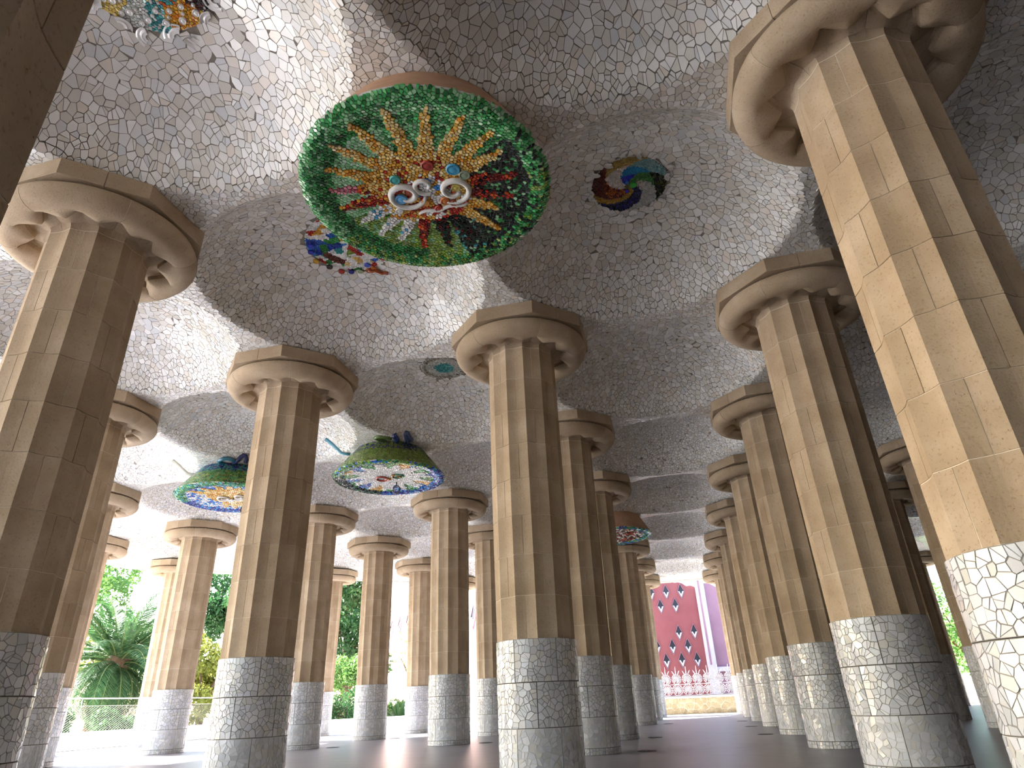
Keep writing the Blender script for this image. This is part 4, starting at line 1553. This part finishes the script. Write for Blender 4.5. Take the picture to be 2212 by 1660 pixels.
tree(-27.5, 46.9, 'dark leafy hedge bush beyond the far columns', blobs(8, 1.3, 0.6, 1.9, 0.7, 1.0, 7), 'leaf_dark', 4200, 0.10, 27, 0.08, 'hedge', 'hedge')
tree(-25.5, 54.0, 'leaning bare tree with pink blossom before the rose house', [(0.4, 0, 4.2, 0.9), (-0.9, 0, 5.0, 0.8), (1.2, 0.4, 5.6, 0.8), (-0.3, 0, 6.4, 0.7)], 'leaf_yellow', 420, 0.11, 28, 0.16, group=GT)
tree(17.6, 57, 'bright green tree glimpsed in the strip between right-hand columns', blobs(10, 4.5, 2.5, 9, 1.4, 2.3, 9), 'leaf_mid', 6000, 0.18, 29, group=GT)
tree(27, 61, 'tall green tree at the far right beyond the hall', blobs(10, 4.0, 3.5, 12, 1.6, 2.5, 10), 'leaf_dark', 5000, 0.2, 30, group=GT)
for k_, (hx, hy, lab) in enumerate([(-30.6, 21.0, 'low green undergrowth behind the left end of the wire fence'), (-30.8, 25.2, 'low green undergrowth behind the wire fence at the palm foot'),
                                    (-30.8, 29.6, 'low green undergrowth behind the right end of the wire fence')]):
    rgk = random.Random(50 + k_)
    tree(hx, hy, lab, [(rgk.uniform(-0.7, 0.7), -1.35 + 0.45 * q, rgk.uniform(0.5, 1.15), rgk.uniform(0.5, 0.7)) for q in range(7)], 'leaf_dark', 4200, 0.11, 60 + k_, 0.06, 'undergrowth', 'bush', 'undergrowth along the wire fence')
def agave(x, y, label, n_, ln, seed):
    root = empty('agave', (x, y, -0.02))
    tag(root, label, 'plant', 'spiky plants by the low wall')
    rg = random.Random(seed)
    for k in range(n_):
        az = k * 2.4
        el = rg.uniform(0.35, 1.35)
        L_ = ln * rg.uniform(0.7, 1.1)
        V, F = [], []
        for q in range(7):
            t = q / 6
            c = Vector((math.cos(az) * math.cos(el), math.sin(az) * math.cos(el), math.sin(el))) * (L_ * t) - Vector((0, 0, 0.35 * L_ * t * t * math.cos(el)))
            w = 0.07 * ln * (1 - t) ** 0.6 + 0.004
            sd_ = Vector((-math.sin(az), math.cos(az), 0))
            V += [c - sd_ * w, c + Vector((0, 0, -0.03 * ln * (1 - t))), c + sd_ * w, c + Vector((0, 0, 0.012))]
        for q in range(6):
            for e in range(4):
                F.append((q * 4 + e, q * 4 + (e + 1) % 4, q * 4 + 4 + (e + 1) % 4, q * 4 + 4 + e))
        link('leaf', mesh('leaf', V, F), root, 'palm_leaf')
agave(-28.7, 50.3, 'spiky agave left of the free-standing far column', 34, 2.2, 1)
agave(-23.4, 47.6, 'spiky agave right of the free-standing far column', 34, 2.0, 2)
tree(-24.7, 50.6, 'low green shrub beside the agave near the rose house', blobs(6, 1.0, 0.5, 1.4, 0.5, 0.8, 12), 'leaf_mid', 2600, 0.10, 31, 0.06, 'shrub', 'shrub')

# ---- pink house with diamond windows (far end)
def diamond_window(root, x, z, hw, hh, depth=-0.004):
    """local: wall plane is y = 0, room side is -y"""
    fr = MB()
    def dia(s, y):
        return [(x, y, z + hh * s), (x + hw * s, y, z), (x, y, z - hh * s), (x - hw * s, y, z)]
    o_, i_ = 1.0, 0.93
    V = dia(o_, -0.08) + dia(i_, -0.08) + dia(i_, depth) + dia(o_, 0.02)
    F = [(k, (k + 1) % 4, 4 + (k + 1) % 4, 4 + k) for k in range(4)] + [(4 + k, 4 + (k + 1) % 4, 8 + (k + 1) % 4, 8 + k) for k in range(4)] + [((k + 1) % 4, k, 12 + k, 12 + (k + 1) % 4) for k in range(4)]
    w = link('window_frame', mesh('window_frame', V, F), root, 'lilac')
    link('pane', mesh('pane', dia(0.94, depth - 0.012), [(0, 1, 2, 3)]), w, 'glass')
    # stepped sill filling the lower angle
    V = []
    for y in (-0.075, depth - 0.005):
        V += [(x - hw * 0.8, y, z), (x, y, z - hh * 0.80), (x + hw * 0.8, y, z), (x + hw * 0.42, y, z), (x, y, z - hh * 0.40), (x - hw * 0.42, y, z)]
    F = [(0, 1, 4, 5), (1, 2, 3, 4), (6, 11, 10, 7), (7, 10, 9, 8), (5, 4, 10, 11), (4, 3, 9, 10)]
    link('sill', mesh('sill', V, F), w, 'lilac_trim')

def scallop_top(x0, x1, z0, z1, n_):
    pts = []
    for k in range(n_ * 6 + 1):
        t = k / (n_ * 6)
        pts.append((x0 + (x1 - x0) * t, z0 + (z1 - z0) * t + 0.14 * abs(math.sin(PI * t * n_))))
    return pts

def wall_slab(root, name, x0, x1, top, th, mat, y=0.0):
    m_ = len(top)
    V = [(x, y, 0) for x, _ in top] + [(x, y, z) for x, z in top] + [(x, y + th, 0) for x, _ in top] + [(x, y + th, z) for x, z in top]
    F = []
    for k in range(m_ - 1):
        F += [(k, k + 1, m_ + k + 1, m_ + k), (2 * m_ + k + 1, 2 * m_ + k, 3 * m_ + k, 3 * m_ + k + 1), (m_ + k, m_ + k + 1, 3 * m_ + k + 1, 3 * m_ + k)]
    F += [(0, m_, 3 * m_, 2 * m_), (m_ - 1, 3 * m_ - 1, 4 * m_ - 1, 2 * m_ - 1)]
    return link(name, mesh(name, V, F), root, mat)

house = empty('house', (0, 52, -0.03))
house.rotation_euler.z = math.atan2(0.3, 0.954)
tag(house, 'pink house with white edged diamond windows at the far end of the central aisle', 'house')
ca, sa = 0.954, 0.3
def fac(x, y):                    # world -> distance along the facade
    return x * ca + (y - 52) * sa
wall_slab(house, 'facade', -12, -1.0, scallop_top(-12, -3.9, 11.2, 9.4, 6) + scallop_top(-3.9, -1.25, 8.95, 8.15, 3)[1:], 0.4, 'pink')
wall_slab(house, 'side_wing', -0.9, 9, scallop_top(-0.9, 9, 8.6, 6.2, 9), 0.4, 'lilac', 0.25)
pil = MB().box(-1.5, -0.85, -0.18, 0.3, 0, 9.0)
pil.build('pilaster', 'lilac_trim', house)
MB().box(-1.32, -1.20, -0.22, -0.16, 2.9, 8.9).build('pilaster_moulding', 'lilac', house)
MB().box(-1.5, 1.2, -0.12, 0.3, 2.45, 2.75).build('string_course', 'lilac_trim', house)
for wx, wy, wz_ in [(-3.6, 50.87, 7.99), (-2.51, 51.21, 8.02), (-4.13, 50.7, 6.98), (-3.05, 51.04, 7.01), (-3.09, 51.03, 5.11), (-1.99, 51.37, 5.15), (-3.67, 50.85, 4.17), (-2.58, 51.19, 4.16),
                    (-4.22, 50.67, 3.24), (-3.14, 51.01, 3.26), (-2.06, 51.35, 3.25), (-4.69, 50.55, 7.95), (-4.75, 50.5, 4.2)]:
    diamond_window(house, fac(wx, wy), wz_ + 0.03, 0.27, 0.56)
MB().box(-12, 9, 6, 6.4, 0, 8).build('rear_wall', 'pink', house)
# rose coloured house further left, sunlit
rose = empty('house', (-24, 62, -0.03))
rose.rotation_euler.z = math.radians(-46)
tag(rose, 'sun-bleached rose house with diamond windows behind the far left columns', 'house')
wall_slab(rose, 'facade', -21, 11, scallop_top(-21, 11, 19.0, 12.5, 18), 0.5, 'rose_wall')
MB().box(-21, 11.1, -0.15, 0.1, 11.6, 11.9).build('string_course', 'lilac_trim', rose)
for wx, wz_ in [(-15.6, 9.6), (-13.0, 9.6), (-18.2, 9.6), (3.7, 8.3), (1.0, 8.3), (6.4, 8.3)]:
    diamond_window(rose, wx, wz_, 0.55, 1.1)

# ---- rubble wall with iron fence at the far end
rw = empty('rubble_wall', (-9, 43.2, -0.03))
tag(rw, 'low ochre rubble wall under the ornate iron fence', 'wall')
RW_L, RW_H = 24.0, 0.86
MB().box(0, RW_L, 0.03, 0.5, 0, RW_H).build('mortar_core', 'mortar', rw)
MB().box(-0.05, RW_L + 0.05, -0.06, 0.56, RW_H, RW_H + 0.09).build('coping', 'white_wall', rw)
for cen, q in rect_cells(12.0, RW_H, 0.27, 0.02):
    cen = cen + np.array([4.0, 0])
    q = q + np.array([4.0, 0])
    m_ = len(q)
    dz = RNG.uniform(0.0, 0.035)
    V = [(a, -dz, z) for a, z in q] + [(a, 0.05, z) for a, z in q]
    c3 = np.array([cen[0], 0, cen[1]])
    o = link('stone', mesh('stone', [tuple(np.array(v) - c3) for v in V], [tuple(range(m_))] + [((k + 1) % m_, k, m_ + k, m_ + (k + 1) % m_) for k in range(m_)]), rw, 'rubble')
    o.location = c3
fn = empty('iron_fence', (-9, 43.4, RW_H + 0.06))
tag(fn, 'ornate pale iron fence of palm fan motifs in front of the pink house', 'fence')
def fan_mesh():
    mb = MB()
    for cz, R_ in ((0.36, 0.30), (0.95, 0.27)):
        mb.tube([(R_ * math.cos(t), 0, cz + R_ * math.sin(t)) for t in np.linspace(0, 2 * PI, 16, endpoint=False)], 0.018, 5, True)
        for k in range(15):
            t = math.radians(-70 + 320 * k / 14 - 90 + 70)
            p = (1.12 * R_ * math.cos(t), -0.03, cz + 1.12 * R_ * math.sin(t))
            mid = (0.6 * R_ * math.cos(t), -0.02, cz + 0.6 * R_ * math.sin(t))
            mb.tube([(0, 0, cz), mid, p], [0.018, 0.036, 0.008], 4)
    for dx, h in ((-0.15, 1.42), (0, 1.66), (0.15, 1.42)):
        mb.tube([(dx * 0.4, 0, 1.15), (dx, -0.02, 1.3), (dx * 1.5, -0.03, h)], [0.022, 0.028, 0.004], 5)
    me = mb.mesh('palm_fan')
    me.materials.append(M['fence_iron'])
    return me
FAN = fan_mesh()
for k in range(20):
    o = link('palm_fan', FAN, fn)
    o.location = (3.6 + 0.62 * k, 0, 0)
MB().bar((3, 0, 0.04), (16.4, 0, 0.04), 0.03, 6).bar((3, 0, 0.66), (16.4, 0, 0.66), 0.018, 6).build('rail', 'fence_iron', fn)
tree(1.0, 49.5, 'dark leafy mass at the right foot of the pink house', [(0.3, 0, 2.6, 0.8), (0.9, 0.2, 3.6, 0.8), (0.4, 0.3, 4.4, 0.6), (1.4, 0, 2.4, 0.8)], 'leaf_dark', 2600, 0.10, 41, 0.1, 'bush', 'bush')  # leaf cloud filling an unidentified dark mass
# ---- lawn beyond the right end
lw = MB().box(4, 40, 50, 90, -0.03, 0.12).build('lawn', 'lawn')
tag(lw, 'green lawn beyond the far right end of the hall', 'lawn', kind='structure')
